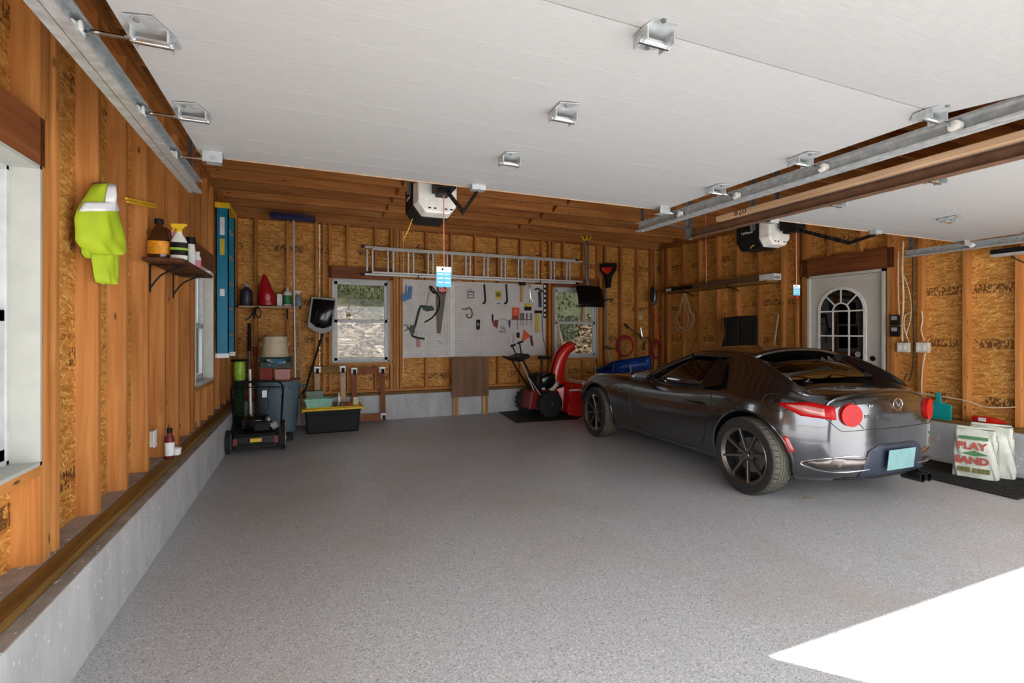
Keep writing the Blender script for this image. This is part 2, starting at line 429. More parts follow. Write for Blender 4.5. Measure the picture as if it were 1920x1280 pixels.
M_('rubber', (26, 26, 27), .8, bump=.2); M_('mat_rubber', (30, 30, 31), .7); M_('coil_tan', (186, 164, 122), .7); M_('orange_cord', (204, 92, 40), .6); M_('wire_cream', (222, 206, 176), .6); M_('outlet', (214, 206, 186), .5)
M_('saw_steel', (92, 82, 74), .5, .2); M_('handle_red', (140, 44, 36), .5); M_('tool_wood', (196, 160, 96), .6); M_('orange_plastic', (222, 92, 36), .45); M_('tool_grey', (120, 126, 130), .45); M_('tool_yellow', (206, 186, 60), .5)
M_('bag_plastic', (200, 204, 192), .4, var=.14, scale=10, bump=.5); M_('bag_green', (70, 120, 74), .5); M_('bag_red', (170, 74, 62), .5); M_('bag_olive', (110, 104, 48), .5); M_('maroon', (110, 24, 34), .5)
M_('car_paint', (92, 94, 99), .2, .95, coat=1, var=.02); M_('car_black', (14, 14, 15), .35); M_('tail_red', (170, 8, 12), .3, spec=.25, var=.1); M_('tail_clear', (196, 128, 122), .1, coat=1); M_('rim_metal', (118, 112, 108), .28, .9); M_('rim_dark', (34, 34, 36), .4, .6); M_('tyre', (36, 35, 34), .75, bump=.1); M_('tread', (88, 84, 74), .8, var=.25, scale=60)
M_('marker_red', (170, 20, 28), .2, coat=1); M_('plate', (118, 158, 160), .5, var=.1, scale=20); M_('seat_black', (22, 22, 24), .6); M_('silver_trim', (190, 192, 194), .2, .9)
M_('stamp_ink', (40, 30, 24), .7); M_('white_ink', (236, 236, 236), .6)
M_('bark', (110, 96, 80), .9, var=.4, bump=.6); M_('leaf', (70, 84, 42), .6, var=.6, scale=3); M_('siding', (206, 204, 196), .6); M_('dry_leaf', (134, 112, 86), .8, var=.55, scale=9)
def hillside():
    m, nt, b = nodes('leaf_litter')
    v = coords(nt, rnd=False)
    a = N(nt, 'ShaderNodeTexVoronoi', Scale=6.0); nt.links.new(v, a.inputs['Vector'])
    sc = nt.nodes.new('ShaderNodeSeparateColor'); nt.links.new(a.outputs['Color'], sc.inputs[0])
    col = ramp(nt, [(0, lin((62, 46, 32))), (.35, lin((104, 84, 64))), (.7, lin((140, 120, 96))), (1, lin((190, 176, 156)))], sc.outputs[0])
    g = N(nt, 'ShaderNodeTexNoise', Scale=40.0, Detail=3.0); nt.links.new(v, g.inputs['Vector'])
    g2_ = N(nt, 'ShaderNodeTexNoise', Scale=3.0, Detail=5.0); nt.links.new(v, g2_.inputs['Vector'])
    gr = mixc(nt, g2_.outputs[0], ramp(nt, [(.3, lin((34, 44, 20))), (.7, lin((66, 76, 40)))], g.outputs[0]), ramp(nt, [(.3, lin((64, 64, 38))), (.7, lin((102, 96, 64)))], g.outputs[0]))
    big = N(nt, 'ShaderNodeTexNoise', Scale=.5, Detail=4.0); nt.links.new(v, big.inputs['Vector'])
    sx = nt.nodes.new('ShaderNodeSeparateXYZ'); nt.links.new(v, sx.inputs[0])
    ad = nt.nodes.new('ShaderNodeMath'); ad.operation = 'MULTIPLY_ADD'; ad.inputs[1].default_value = .16; ad.inputs[2].default_value = -2.42
    nt.links.new(sx.outputs[1], ad.inputs[0])
    a2 = nt.nodes.new('ShaderNodeMath'); a2.operation = 'ADD'; nt.links.new(ad.outputs[0], a2.inputs[0]); nt.links.new(big.outputs[0], a2.inputs[1])
    f = ramp(nt, [(.45, (0, 0, 0, 1)), (.6, (1, 1, 1, 1))], a2.outputs[0])
    nt.links.new(mixc(nt, f, col, gr), b.inputs['Base Color']); b.inputs['Roughness'].default_value = .9
    bumpn(nt, b, sc.outputs[0], .3, .02); MAT['leaf_litter'] = m
hillside()
# ------------------------------------------------------------------ the room
XL, XLO = -.97, -1.06
XR, XRO = 6.24, 6.33
YB, YBO = 7.68, 7.77
ZT = 2.98; ZS = .411; HC = .373
ST = .038
floor = MB().box(-.84, 6.13, -.1, 7.57, -.15, 0).build('floor', 'floor', org=(0,0,0)); floor['kind'] = 'structure'; floor['label'] = 'grey speckled epoxy garage floor'
wl = struct('wall_left', 'open stud wall with chipboard sheathing, safety vest and bottle shelf'); wb = struct('wall_back', 'open stud wall behind the pegboard and aluminium ladder'); wr = struct('wall_right', 'open stud wall with the white entry door'); wf = struct('wall_front', 'front wall with two garage door openings')
W1 = (1.50, 2.477); W2 = (5.31, 6.22); WZ = (.80, 1.965)
W3 = (.31, 1.153); W4 = (3.975, 4.86); BZ = (.86, 2.11)
DR = (3.654, 4.622); DZ = 2.065
def osb_wall(parent, put, a0, a1, holes, col=1.22):
    n = math.ceil((a1-a0)/col)
    for i in range(n):
        s0, s1 = a0+i*col, min(a0+(i+1)*col, a1)
        ax = sorted({s0, s1} | {h for H in holes for h in H[:2] if s0 < h < s1})
        zx = sorted({HC, ZT} | {h for H in holes for h in H[2:] if HC < h < ZT})
        m = MB()
        for p, q in zip(ax, ax[1:]):
            for r, t in zip(zx, zx[1:]):
                cx, cz = (p+q)/2, (r+t)/2
                if any(H[0] < cx < H[1] and H[2] < cz < H[3] for H in holes): continue
                put(m, p+(.0015 if p == s0 else 0), q-(.0015 if q == s1 else 0), r, t)
        if m.v: m.build('osb_sheet', 'osb', parent)
osb_wall(wl, lambda m, p, q, r, t: m.box(XLO-.012, XLO, p, q, r, t), 0, 7.79, [(*W1, *WZ), (*W2, *WZ)])
osb_wall(wb, lambda m, p, q, r, t: m.box(p, q, YBO, YBO+.012, r, t), -1.07, 6.34, [(*W3, *BZ), (*W4, *BZ)])
osb_wall(wr, lambda m, p, q, r, t: m.box(XRO, XRO+.012, p, q, r, t), 0, 7.79, [(DR[0], DR[1], 0, DZ)])
# concrete curbs
MB().box(-1.12, -.83, .0, 7.86, -.15, HC).build('concrete_curb', 'curb', wl)
MB().box(-1.12, 6.40, 7.56, 7.86, -.15, HC).build('concrete_curb', 'curb', wb)
MB().box(6.12, 6.40, DR[1]+.02, 7.56, -.15, HC).build('concrete_curb', 'curb', wr)
MB().box(6.12, 6.40, 0, DR[0]-.02, -.15, HC).build('concrete_curb', 'curb', wr)
MB().box(-.885, -.832, .0, 7.56, HC, HC+.004).build('curb_ledge', 'curb_top', wl)
# plates
for x0, x1, n, m in ((-.957, -.887, 'sill_plate', 'treated_y'), (-1.06, -.962, 'bottom_plate', 'curb_top')):
    MB().box(x0, x1, .0, 7.6, HC, ZS).build(n, m, wl)
MB().box(-.962, -.957, 0, 7.6, HC, ZS-.006).build('sill_gap', 'header_y', wl)
MB().box(-1.0, 6.24, 7.60, 7.77, HC, ZS).build('sill_plate', 'treated_x', wb)
MB().box(-1.0, 6.24, 7.68, 7.77, ZS, ZS+.038).build('bottom_plate', 'stud_x', wb)
for a, b in ((0, DR[0]-.02), (DR[1]+.02, 7.6)):
    MB().box(6.16, 6.33, a, b, HC, ZS).build('sill_plate', 'treated_y', wr)
def top_plates(box, parent, ax):
    for k in (0, 1): box(k).build('top_plate', 'joist_'+ax, parent)
top_plates(lambda k: MB().box(XLO, XL, 0, 7.77, ZT-.076+.038*k, ZT-.038+.038*k-.001), wl, 'y')
top_plates(lambda k: MB().box(XLO, XRO, YB, YBO, ZT-.076+.038*k, ZT-.038+.038*k-.001), wb, 'x')
top_plates(lambda k: MB().box(XR, XRO, 0, 7.77, ZT-.076+.038*k, ZT-.038+.038*k-.001), wr, 'y')
ZP = ZT-.077
def studL(y, z0=ZS, z1=ZP): piece('stud', XLO, XL, y, y+ST, z0, z1, 'stud_z', wl)
for y in (.25, .656, 1.062, 1.40, 1.46, 2.48, 2.52, 2.603, 3.05, 3.456, 3.863, 4.269, 4.676, 5.082, 5.225, 5.27, 6.225, 6.27, 6.68, 7.10, 7.50, 7.60): studL(y)
for y in (1.68, 2.08, 5.52, 5.90): studL(y, ZS, WZ[0]-.04); studL(y, WZ[1]+.2, ZP)
for a, b in (W1, W2):
    piece('header', XLO, XL, a-.04, b+.04, WZ[1]+.005, WZ[1]+.195, 'header_y', wl)
    piece('window_plate', XLO, XL, a, b, WZ[0]-.04, WZ[0]-.002, 'stud_y', wl)
def studB(x, z0=ZS+.038, z1=ZP, w=ST): piece('stud', x, x+w, YB, YBO, z0, z1, 'stud_z', wb)
for x in (-.95, -.70, -.296, .085, .185, .27, 1.155, 1.20, 1.245, 3.87, 3.93, 4.865, 4.91, 5.02, 5.36, 5.73, 6.06, 6.13): studB(x)
for k in range(0, 6): studB(1.736+.4064*k-ST)
studB(1.33-ST)
for x in (.517, .923, 4.15, 4.55): studB(x, ZS+.038, BZ[0]-.04); studB(x, BZ[1]+.19, ZP)
for a, b in (W3, W4):
    piece('header', a-.04, b+.04, YB, YBO, BZ[1]+.003, BZ[1]+.185, 'header_x', wb)
    piece('window_plate', a, b, YB, YBO, BZ[0]-.04, BZ[0]-.002, 'stud_x', wb)
def studR(y, z0=ZS, z1=ZP): piece('stud', XR, XRO, y-ST, y, z0, z1, 'stud_z', wr)
for k in range(7): studR(7.464-.4064*k)
studR(7.62); studR(4.80); studR(4.70, 0); studR(4.662, 0); studR(3.63, 0); studR(3.585, 0)
for u in (1728, 1813, 1913): studR(PX(u, 600, XR).y+ST)
for y in (1.15, .74, .33): studR(y)
piece('header', XR, XRO, DR[0]-.10, DR[1]+.10, DZ+.004, DZ+.24, 'header_y', wr)
for y in (3.95, 4.35): studR(y, DZ+.24, ZP)
# front wall (behind the camera) with the two door openings
for x0, x1 in ((-1.12, -.55), (2.29, 2.90), (5.64, 6.40)): MB().box(x0, x1, -.02, .12, 0, 2.12).build('jamb_wall', 'siding', wf)
MB().box(-1.12, 6.40, -.02, .12, 2.12, 3.3).build('header_wall', 'siding', wf)
# ceiling: joists, bridging and boards above
ce = struct('ceiling', 'bare floor joists with boards above')
MB().box(-1.12, 6.40, -.02, 7.86, 3.225, 3.26).build('subfloor', 'header_x', ce)
jy = [.12, .46, .86, 1.26, 1.665, 2.07, 2.48, 2.886, 3.293, 3.70, 4.10, 4.51, 4.92, 5.32, 5.73, 6.14, 6.54, 6.95, 7.36]
for y in jy: piece('joist', XLO, XRO, y-.019, y+.019, ZT, 3.225, 'joist_x', ce)
piece('rim_joist', XLO, XRO, 7.70, 7.77, ZT, 3.225, 'joist_x', ce)
for i in range(13, 18):
    for xb in (.95, 3.1):
        a, b = jy[i]+.019, jy[i+1]-.019
        MB().bar((xb, a, ZT+.03), (xb, b, 3.2), .04, .019, (1,0,0)).build('bridging', 'header_x', ce)
        MB().bar((xb+.05, a, 3.2), (xb+.05, b, ZT+.03), .04, .019, (1,0,0)).build('bridging', 'header_x', ce)
# ------------------------------------------------------------------ windows
def window(n, put, a0, a1, z0, z1, depth, label, gm='glass'):
    t = struct('window_%d' % n, label)
    def bx(aa, ab, da, db, za, zb, m=None): m = m or MB(); put(m, aa, ab, da, db, za, zb); return m
    m = MB(); T = .014
    for q in ((a0, a0+T, z0, z1), (a1-T, a1, z0, z1), (a0, a1, z0, z0+T), (a0, a1, z1-T, z1)): bx(q[0], q[1], -.006, depth, q[2], q[3], m)
    m.build('jamb', 'jamb_white', t)
    i0, i1, j0, j1 = a0+T, a1-T, z0+T, z1-T; F = .045; zm = (z0+z1)/2
    m = MB(); d0, d1 = depth-.075, depth-.002
    for q in ((i0, i0+.022, j0, j1), (i1-.022, i1, j0, j1), (i0, i1, j0, j0+.02), (i0, i1, j1-.02, j1)): bx(q[0], q[1], d0, d1, q[2], q[3], m)
    m.build('window_frame', 'white_vinyl', t, bevel=.003)
    for nm, za, zb, dd in (('lower_sash', j0+.02, zm+.02, d0+.004), ('upper_sash', zm-.02, j1-.02, d0+.038)):
        m = MB(); s0, s1 = i0+.022, i1-.022
        for q in ((s0, s0+F, za, zb), (s1-F, s1, za, zb), (s0, s1, za, za+F), (s0, s1, zb-F, zb)): bx(q[0], q[1], dd, dd+.03, q[2], q[3], m)
        s = m.build(nm, 'white_vinyl', t, bevel=.002)
        bx(s0+F, s1-F, dd+.013, dd+.017, za+F, zb-F).build('pane', gm, s)
        if nm == 'lower_sash':
            for fr in (.28, .72): bx(s0+(s1-s0)*fr-.03, s0+(s1-s0)*fr+.03, dd+.002, dd+.026, zb, zb+.012).build('sash_lock', 'galv_dark', s)
    return t
putL = lambda m, aa, ab, da, db, za, zb: m.box(XL-db, XL-da, aa, ab, za, zb)
putB = lambda m, aa, ab, da, db, za, zb: m.box(aa, ab, YB+da, YB+db, za, zb)
window(1, putL, *W1, *WZ, .16, 'white double-hung window nearest the camera on the left wall')
window(2, putL, *W2, *WZ, .16, 'white double-hung window beside the teal step ladder')
window(3, putB, *W3, *BZ, .10, 'white double-hung window between snow scoop and pegboard', 'screen_glass')
window(4, putB, *W4, *BZ, .10, 'white double-hung window behind the red snow blower chute', 'screen_glass')
# ------------------------------------------------------------------ entry door
d1 = struct('door_1', 'light grey entry door with an arched window')
ya, yb = DR
for q in ((ya, ya+.03, 0, DZ), (yb-.03, yb, 0, DZ), (ya, yb, DZ-.03, DZ)):
    MB().box(XR-.012, XRO+.03, q[0], q[1], q[2], q[3]).build('door_frame', 'door_paint', d1)
slab = MB().box(XR+.035, XR+.08, ya+.033, yb-.033, .012, DZ-.033).build('door_panel', 'door_paint', d1, bevel=.003)
xd = XR+.035
A = PX(1534, 600, xd).y; B = PX(1625, 600, xd).y; lc = (A+B)/2; lr = (A-B)/2
zsp = PX(1580, 583, xd).z; zb0 = PX(1580, 676, xd).z
def arch(r, n=16): return [(lc+r*math.cos(PI*k/n), zsp+r*math.sin(PI*k/n)) for k in range(n+1)]
def arch_strip(r, w, za, name, parent, m='door_paint'):
    out = [(lc+r, za)]+arch(r)+[(lc-r, za)]; inn = [(lc+r-w, za)]+arch(r-w)+[(lc-r+w, za)]
    mb = MB(); n = len(out)
    for x in (xd-.012, xd+.002): mb.v += [Vector((x, p[0], p[1])) for p in out]+[Vector((x, p[0], p[1])) for p in inn]
    for i in range(n-1):
        mb.f += [(i, i+1, n+i+1, n+i), (2*n+i, 3*n+i, 3*n+i+1, 2*n+i+1), (i, 2*n+i, 2*n+i+1, i+1), (n+i, n+i+1, 3*n+i+1, 3*n+i)]
    return mb.build(name, m, parent)
gl = MB().prism([(xd-.002, p[0], p[1]) for p in [(lc+lr-.02, zb0)]+arch(lr-.02)+[(lc-lr+.02, zb0)]], (-.003, 0, 0)).build('pane', 'dark_glass', slab)
mold = arch_strip(lr, .035, zb0-.03, 'window_molding', slab, 'white_paint')
MB().box(xd-.012, xd+.002, lc-lr, lc+lr, zb0-.035, zb0).build('window_molding', 'white_paint', slab)
r2 = lr*.36
arch_strip(r2, .018, zb0, 'muntin', slab, 'white_paint')
for zz in (zsp, zsp-(zsp-zb0)*.5): MB().box(xd-.011, xd, lc-lr+.03, lc+lr-.03, zz-.009, zz+.009).build('muntin', 'white_paint', slab)
for a in (R(45), R(90), R(135)):
    MB().bar((xd-.006, lc+r2*math.cos(a), zsp+r2*math.sin(a)), (xd-.006, lc+(lr-.03)*math.cos(a), zsp+(lr-.03)*math.sin(a)), .018, .01, (1,0,0)).build('muntin', 'white_paint', slab)
pk = PX(1637, 694, xd); pl = PX(1637, 672, xd)
MB().lathe([(.033, 0), (.033, .006), (.012, .01), (.012, .035), (.027, .042), (.031, .058), (.024, .07), (.006, .072)], pk, 18, Matrix.Rotation(-PI/2, 4, 'Y')).build('door_knob', 'brass', slab, smooth=True)
MB().lathe([(.03, 0), (.03, .01), (.018, .016), (.004, .017)], pl, 18, Matrix.Rotation(-PI/2, 4, 'Y')).build('deadbolt', 'black_gloss', slab, smooth=True)
ps = PX(1609, 664, xd); MB().lathe([(.035, 0), (.035, .002), (.001, .0021)], ps+Vector((-.006,0,0)), 16, Matrix.Rotation(-PI/2, 4, 'Y')).build('sticker', 'grey_plastic', slab)
MB().box(XRO+.05, XRO+.4, 3.2, 5.0, -.1, 2.4).build('house_wall', 'siding', d1)
# ------------------------------------------------------------------ outdoors
dv = MB().box(-6, 14, -16, -.1, -.25, -.03).build('driveway', 'driveway', org=(0,0,0)); dv['kind'] = 'structure'; dv['label'] = 'concrete driveway outside the garage doors'
P = []
for j in range(36):
    y = 7.9+j*.75; row = []
    for i in range(34):
        x = -12+i*.95
        z = .1+max(0, y-8.6)*.22+max(0, y-14)*.14+.10*math.sin(x*1.3+y*.7)+.08*math.sin(x*2.9-y*1.7)
        row.append((x, y, z))
    P.append(row)
hs = MB().grid(P).build('ground_hillside', 'leaf_litter', smooth='all', org=(0,0,0)); hs['kind'] = 'structure'; hs['label'] = 'leaf strewn hillside rising behind the garage'
P = [[(x, y, -.06) for x in (-14, -6, -1.12)] for y in (-16, 0, 8.5)]
gs = MB().grid(P).build('ground_side', 'leaf_litter', org=(0,0,0)); gs['kind'] = 'structure'
def hill(x, y): return .1+max(0, y-8.6)*.22+max(0, y-14)*.14+.10*math.sin(x*1.3+y*.7)+.08*math.sin(x*2.9-y*1.7)
def tree(x, y, ht, lean, crown, nleaf, label, seed):
    rg = random.Random(seed); zb = hill(x, y)-.1
    t = thing('tree', label, 'tree', (x, y, zb), group='trees on the slope behind the garage')
    top = Vector((x+lean, y, zb+ht))
    MB().tube([(x, y, zb), (x+lean*.4, y, zb+ht*.45), top], [.11, .085, .03], 8).build('trunk', 'bark', t, smooth=True)
    for k in range(7):
        h = rg.uniform(.3, .95); b = Vector((x+lean*h, y, zb+ht*h)); a = rg.uniform(0, 2*PI)
        MB().tube([b, b+Vector((math.cos(a), math.sin(a)*.6, .5))*crown*.8], [.03, .008], 5).build('branch', 'bark', t)
    m = MB()
    for k in range(nleaf):
        a = rg.uniform(0, 2*PI); rr = crown*rg.random()**.5
        p = Vector((x+lean*.8+rr*math.cos(a), y+rr*math.sin(a)*.8, zb+ht*rg.uniform(.12, 1.0)))
        q = Euler((rg.uniform(0, 6), rg.uniform(0, 6), rg.uniform(0, 6))).to_matrix(); s = rg.uniform(.04, .09)
        m.add([p+q @ Vector(v)*s for v in ((-1, 0, 0), (0, .5, 0), (1, 0, .1), (0, -.5, 0))], [(0, 1, 2, 3)])
    f = m.build('foliage', 'leaf', t); f['kind'] = 'stuff'
rgl = random.Random(11); ml = MB()
for k in range(13000):
    x, y = rgl.uniform(-2, 12), 9.0+7*rgl.random()**1.3; p = Vector((x, y, hill(x, y)+.02))
    q = Euler((rgl.uniform(-.7, .7), rgl.uniform(-.7, .7), rgl.uniform(0, 6))).to_matrix(); s = rgl.uniform(.04, .10)
    ml.add([p+q @ Vector(v)*s for v in ((-1, 0, 0), (0, .6, .15), (1, 0, 0), (0, -.6, .1))], [(0, 1, 2, 3)])
lv = ml.build('fallen_leaves', 'dry_leaf', org=(0,0,0)); lv['kind'] = 'stuff'; lv['label'] = 'dry fallen leaves covering the slope behind the garage'; lv['category'] = 'leaves'
def bush(x, y, r, label, seed):
    rg = random.Random(seed); zb = hill(x, y)-.05; t = thing('bush', label, 'bush', (x, y, zb), group='bushes on the slope behind the garage')
    for k in range(5): MB().tube([(x, y, zb), (x+rg.uniform(-.6, .6)*r, y+rg.uniform(-.4, .4)*r, zb+r*rg.uniform(.8, 1.5))], [.02, .006], 5).build('stem', 'bark', t)
    m = MB()
    for k in range(900):
        a = rg.uniform(0, 2*PI); b = rg.uniform(0, 1); rr = r*rg.random()**.4
        p = Vector((x+rr*math.cos(a)*(1-b*b*.5), y+rr*math.sin(a)*.7, zb+.05+1.5*r*b)); q = Euler((rg.uniform(0, 6), rg.uniform(0, 6), rg.uniform(0, 6))).to_matrix(); s = rg.uniform(.03, .07)
        m.add([p+q @ Vector(v)*s for v in ((-1, 0, 0), (0, .5, 0), (1, 0, .1), (0, -.5, 0))], [(0, 1, 2, 3)])
    f = m.build('foliage', 'leaf', t); f['kind'] = 'stuff'
bush(2.15, 16.2, .85, 'green bush at the upper right of the left back window', 21)
bush(.95, 17.6, .7, 'green bush at the upper left of the left back window', 22)
bush(7.3, 13.4, .5, 'green bush low in the right back window', 23)
tree(6.6, 12.2, 5.5, -1.6, 1.5, 1700, 'leaning pale trunk seen through the right back window', 1)
tree(8.6, 14.5, 5.5, .3, 1.7, 1600, 'bushy tree behind the leaning trunk', 2)
tree(2.9, 19.0, 4.5, .2, 1.6, 1000, 'leafy tree seen through the left back window', 3)
tree(-.6, 15.0, 4.5, -.2, 1.3, 700, 'slim tree high on the slope beyond the left back window', 4)
# ------------------------------------------------------------------ overhead garage doors, tracks and openers
for x0, x1 in ((XLO, XL), (XR, XRO)): MB().box(x0 if x0 < 0 else x1, x0-.03 if x0 < 0 else x1+.03, 0, 7.8, ZT-.02, 3.225).build('rim_joist', 'joist_y', ce)
MB().box(XRO+.03, XRO+.05, 3.0, 5.2, -.2, .06).build('threshold', 'curb_top', d1)
ZD = 2.15; PH = .53; TILT = R(7)
def hinge(parent, x, y, rm, tilt=0):
    """stamped steel hinge hanging below the panel joint; rm: +1/-1 adds a roller towards that side, 0 none"""
    z = ZD
    h = MB()
    h.prism([(x-.05, y-.075, z-.003), (x+.02, y-.09, z-.003), (x+.05, y-.01, z-.003), (x+.055, y+.06, z-.003), (x+.01, y+.075, z-.003), (x-.045, y+.03, z-.003)], (0, 0, -.004))
    h.box(x-.045, x-.04, y-.03, y+.035, z-.04, z-.004); h.box(x+.04, x+.045, y-.035, y+.03, z-.04, z-.004)
    o = h.build('hinge', 'galv', parent, bevel=.001)
    MB().cyl((x-.05, y, z-.03), (x+.05, y, z-.03), .011, n=10).build('hinge_barrel', 'chrome', o, smooth=True)
    for dx, dy in ((-.02, -.065), (.02, .055)): MB().lathe([(.007, -.014), (.007, -.004), (.001, -.003)], (x+dx, y+dy, z), 6).build('bolt', 'galv_dark', o)
    if rm:
        MB().cyl((x, y, z-.03), (x+rm*.165, y, z-.03), .006, n=8).build('roller_stem', 'chrome', o, smooth=True)
        MB().lathe([(.012, -.011), (.023, -.009), (.018, 0), (.023, .009), (.012, .011)], (x+rm*.165, y, z-.03), 16, Matrix.Rotation(PI/2, 4, 'Y')).build('roller', 'white_plastic', o, smooth=True)
def garage_door(x0, x1, label, ytop, hinge_cols):
    t = thing('garage_door', label, 'garage door', (x0, ytop-3*PH, ZD))
    for k in range(3):
        ya = ytop-(k+1)*PH
        p = MB().box(x0, x1, ya+.0008, ya+PH-.0008, ZD, ZD+.042).build('door_section', 'door_white', t)
        for f in (.42, .70):
            MB().box(x0, x1, ya+PH*f, ya+PH*f+.0025, ZD-.0005, ZD).build('pressed_line', 'door_white', p)
    ya = ytop-3*PH
    Mx = Matrix.Translation((0, ya-.004, ZD)) @ Matrix.Rotation(TILT, 4, 'X')
    MB().box(x0, x1, -PH, 0, 0, .042, Mx).build('door_section', 'door_white', t)
    MB().box(x0, x1, -PH-.03, -PH, -.008, .05, Mx).build('bottom_seal', 'black_plastic', t)
    MB().box(x0, x1, ytop-.001, ytop+.006, ZD-.004, ZD+.04).build('edge_trim', 'pole_wood', t)
    for k in (1, 2, 3):
        for xx in hinge_cols: hinge(t, xx, ytop-k*PH, 0)
        hinge(t, x0+.07, ytop-k*PH, -1); hinge(t, x1-.07, ytop-k*PH, 1)
    for xx, s in ((x0+.06, -1), (x1-.06, 1)):
        o = MB().box(xx-.04, xx+.04, ytop-.09, ytop-.005, ZD-.006, ZD).box(xx-.04, xx+.04, ytop-.09, ytop-.084, ZD-.05, ZD-.006).box(xx-.03, xx+.03, ytop-.07, ytop-.02, ZD-.045, ZD-.04).build('top_fixture', 'galv', t, bevel=.001)
        MB().cyl((xx, ytop-.05, ZD-.03), (xx+s*.155, ytop-.05, ZD-.03), .006, n=8).build('roller_stem', 'chrome', o)
        MB().lathe([(.012, -.011), (.023, -.009), (.018, 0), (.023, .009), (.012, .011)], (xx+s*.155, ytop-.05, ZD-.03), 16, Matrix.Rotation(PI/2, 4, 'Y')).build('roller', 'white_plastic', o, smooth=True)
    return t
g1 = garage_door(-.47, 2.235, 'raised white garage door filling the top of the picture', 2.70, [.885])
g2 = garage_door(3.02, 5.56, 'raised white garage door above the sports car', 2.62, [4.29])
MB().box(2.10, 2.20, .78, .83, ZD-.001, ZD).build('warning_label', 'white_card', g1); MB().box(2.06, 2.10, .78, .83, ZD-.0012, ZD).build('warning_label', 'maroon', g1)
def track(x, side, yend, label, m='galv'):
    """C-section rail, open towards the door (side = +1: the door lies at +x)"""
    t = thing('door_track', label, 'track', (x, .55, ZD-.06))
    y0 = .45; z0, z1 = ZD-.062, ZD+.002; s = side
    mb = MB()
    prof = [(.030*s, z0+.008), (.030*s, z0), (0, z0), (-.004*s, z0+.012), (-.004*s, z1-.012), (0, z1), (.030*s, z1), (.030*s, z1-.008)]
    th = .0025; n = len(prof)
    for y in (y0, yend): mb.v += [Vector((x+p[0], y, p[1])) for p in prof]
    for i in range(n-1): mb.f.append((i, i+1, n+i+1, n+i))
    mb.build('channel', m, t, solid=th)
    mb = MB()   # stiffening angle on the outside of the rail
    mb.box(x-.034*s, x-.004*s, y0, yend, z0-.001, z0+.002) if s > 0 else mb.box(x-.004*s, x-.034*s, y0, yend, z0-.001, z0+.002)
    mb.build('angle_flange', m, t)
    # hangers at the back end
    for yy in (yend-.04,):
        h = MB(); xo = x-.006*s
        h.box(min(xo, xo-.003*s), max(xo, xo-.003*s), yy-.02, yy+.02, z0, ZT+.05)
        h.box(min(xo, xo-.03*s), max(xo, xo-.03*s), yy+.017, yy+.02, z0, ZT+.05)
        o = h.build('hanger', 'galv_dark', t)
        for k in range(12):
            zz = z0+.09+k*.07; MB().lathe([(.006, 0), (.006, .002), (.001, .0021)], (xo+.004*s, yy, zz), 8, Matrix.Rotation(s*PI/2, 4, 'Y')).build('punched_hole', 'black_plastic', o)
    MB().lathe([(.012, 0), (.012, .01), (.001, .011)], (x, yend-.04, z0-.01), 6).build('bolt', 'galv_dark', t)
    return t
track(-.578, 1, 3.18, 'galvanised rail along the left stud wall', 'galv')
track(2.345, -1, 3.12, 'galvanised rail at the right edge of the nearer garage door', 'galv')
track(2.905, 1, 3.22, 'brown stained rail carrying the long wooden pole', 'rust_brown')
track(5.675, -1, 3.12, 'galvanised rail near the right wall', 'galv')
# cross angle that ties the two middle rails
for (xa, xb) in ((2.345, 2.905),):
    o = MB().bar((xa, 3.08, ZD+.02), (xb, 3.18, ZD+.02), .03, .003).build('tie_angle', 'galv_dark'); tag(o, 'thin metal tie between the two middle rails', 'bracket')
# pole lying on the middle rail
pole = thing('wooden_pole', 'long pale wooden pole with 820 written on it, lying on a rail', 'pole', (2.87, 1.9, ZD+.005))
MB().box(2.845, 2.895, .55, 2.85, ZD+.004, ZD+.042).build('bar', 'pole_wood', pole, bevel=.004)
text('820', .055, 'stamp_ink', pole, frame((2.8445, 2.62, ZD+.024), (0, -1, 0), (0, 0, 1)), sx=1.3)
# ------------------------------------------------------------------ openers
def opener(cx, cy, label):
    t = thing('door_opener', label, 'door opener', (cx, cy, 2.18))
    zc = 2.285; hw, hh = .165, .125
    def octo(y, k=1.0, dz=0): return [(cx+a*k, y, zc+b*k+dz) for a, b in ((-hw, hh), (-hw, -hh*.35), (-hw*.62, -hh), (hw*.62, -hh), (hw, -hh*.35), (hw, hh))]
    def loft(y0, y1, k0, k1, dz1=0):
        a, b = octo(y0, k0), octo(y1, k1, dz1); n = len(a); f = [tuple(range(n)), tuple(range(2*n-1, n-1, -1))]
        for i in range(n): f.append((i, n+i, n+(i+1) % n, (i+1) % n))
        return MB().add(a+b, f)
    b = loft(cy-.03, cy+.24, 1, 1).build('housing', 'black_plastic', t, bevel=.006)
    lens = loft(cy-.14, cy-.031, .86, .97).build('light_lens', 'opener_white', t, bevel=.012)
    for dx in (-.07, -.03, .05, .09): MB().box(cx+dx, cx+dx+.02, cy-.142, cy-.138, zc-.08, zc-.07).build('vent_slot', 'black_plastic', lens)
    text('LiftMaster', .035, 'white_ink', t, frame((cx-hw-.001, cy+.1, zc+.04), (0, -1, 0), (0, 0, 1)))
    for s in (-1, 1):
        o = MB().box(cx+s*.17-.002, cx+s*.17+.002, cy+.0, cy+.04, zc+.05, ZT+.06).box(cx+s*.17-.02, cx+s*.17+.02, cy+.038, cy+.041, zc+.05, ZT+.06).build('strap', 'galv_dark', t)
    MB().box(cx-.03, cx+.03, .15, cy+.05, 2.235+.10, 2.235+.15).build('rail', 'galv_dark', t)
    tr = MB().box(cx-.055, cx+.075, cy-.36, cy-.18, 2.30, 2.40).box(cx-.035, cx+.05, cy-.34, cy-.2, 2.27, 2.30).build('trolley', 'black_plastic', t, bevel=.004)
    return t, Vector((cx, cy-.27, 2.28))
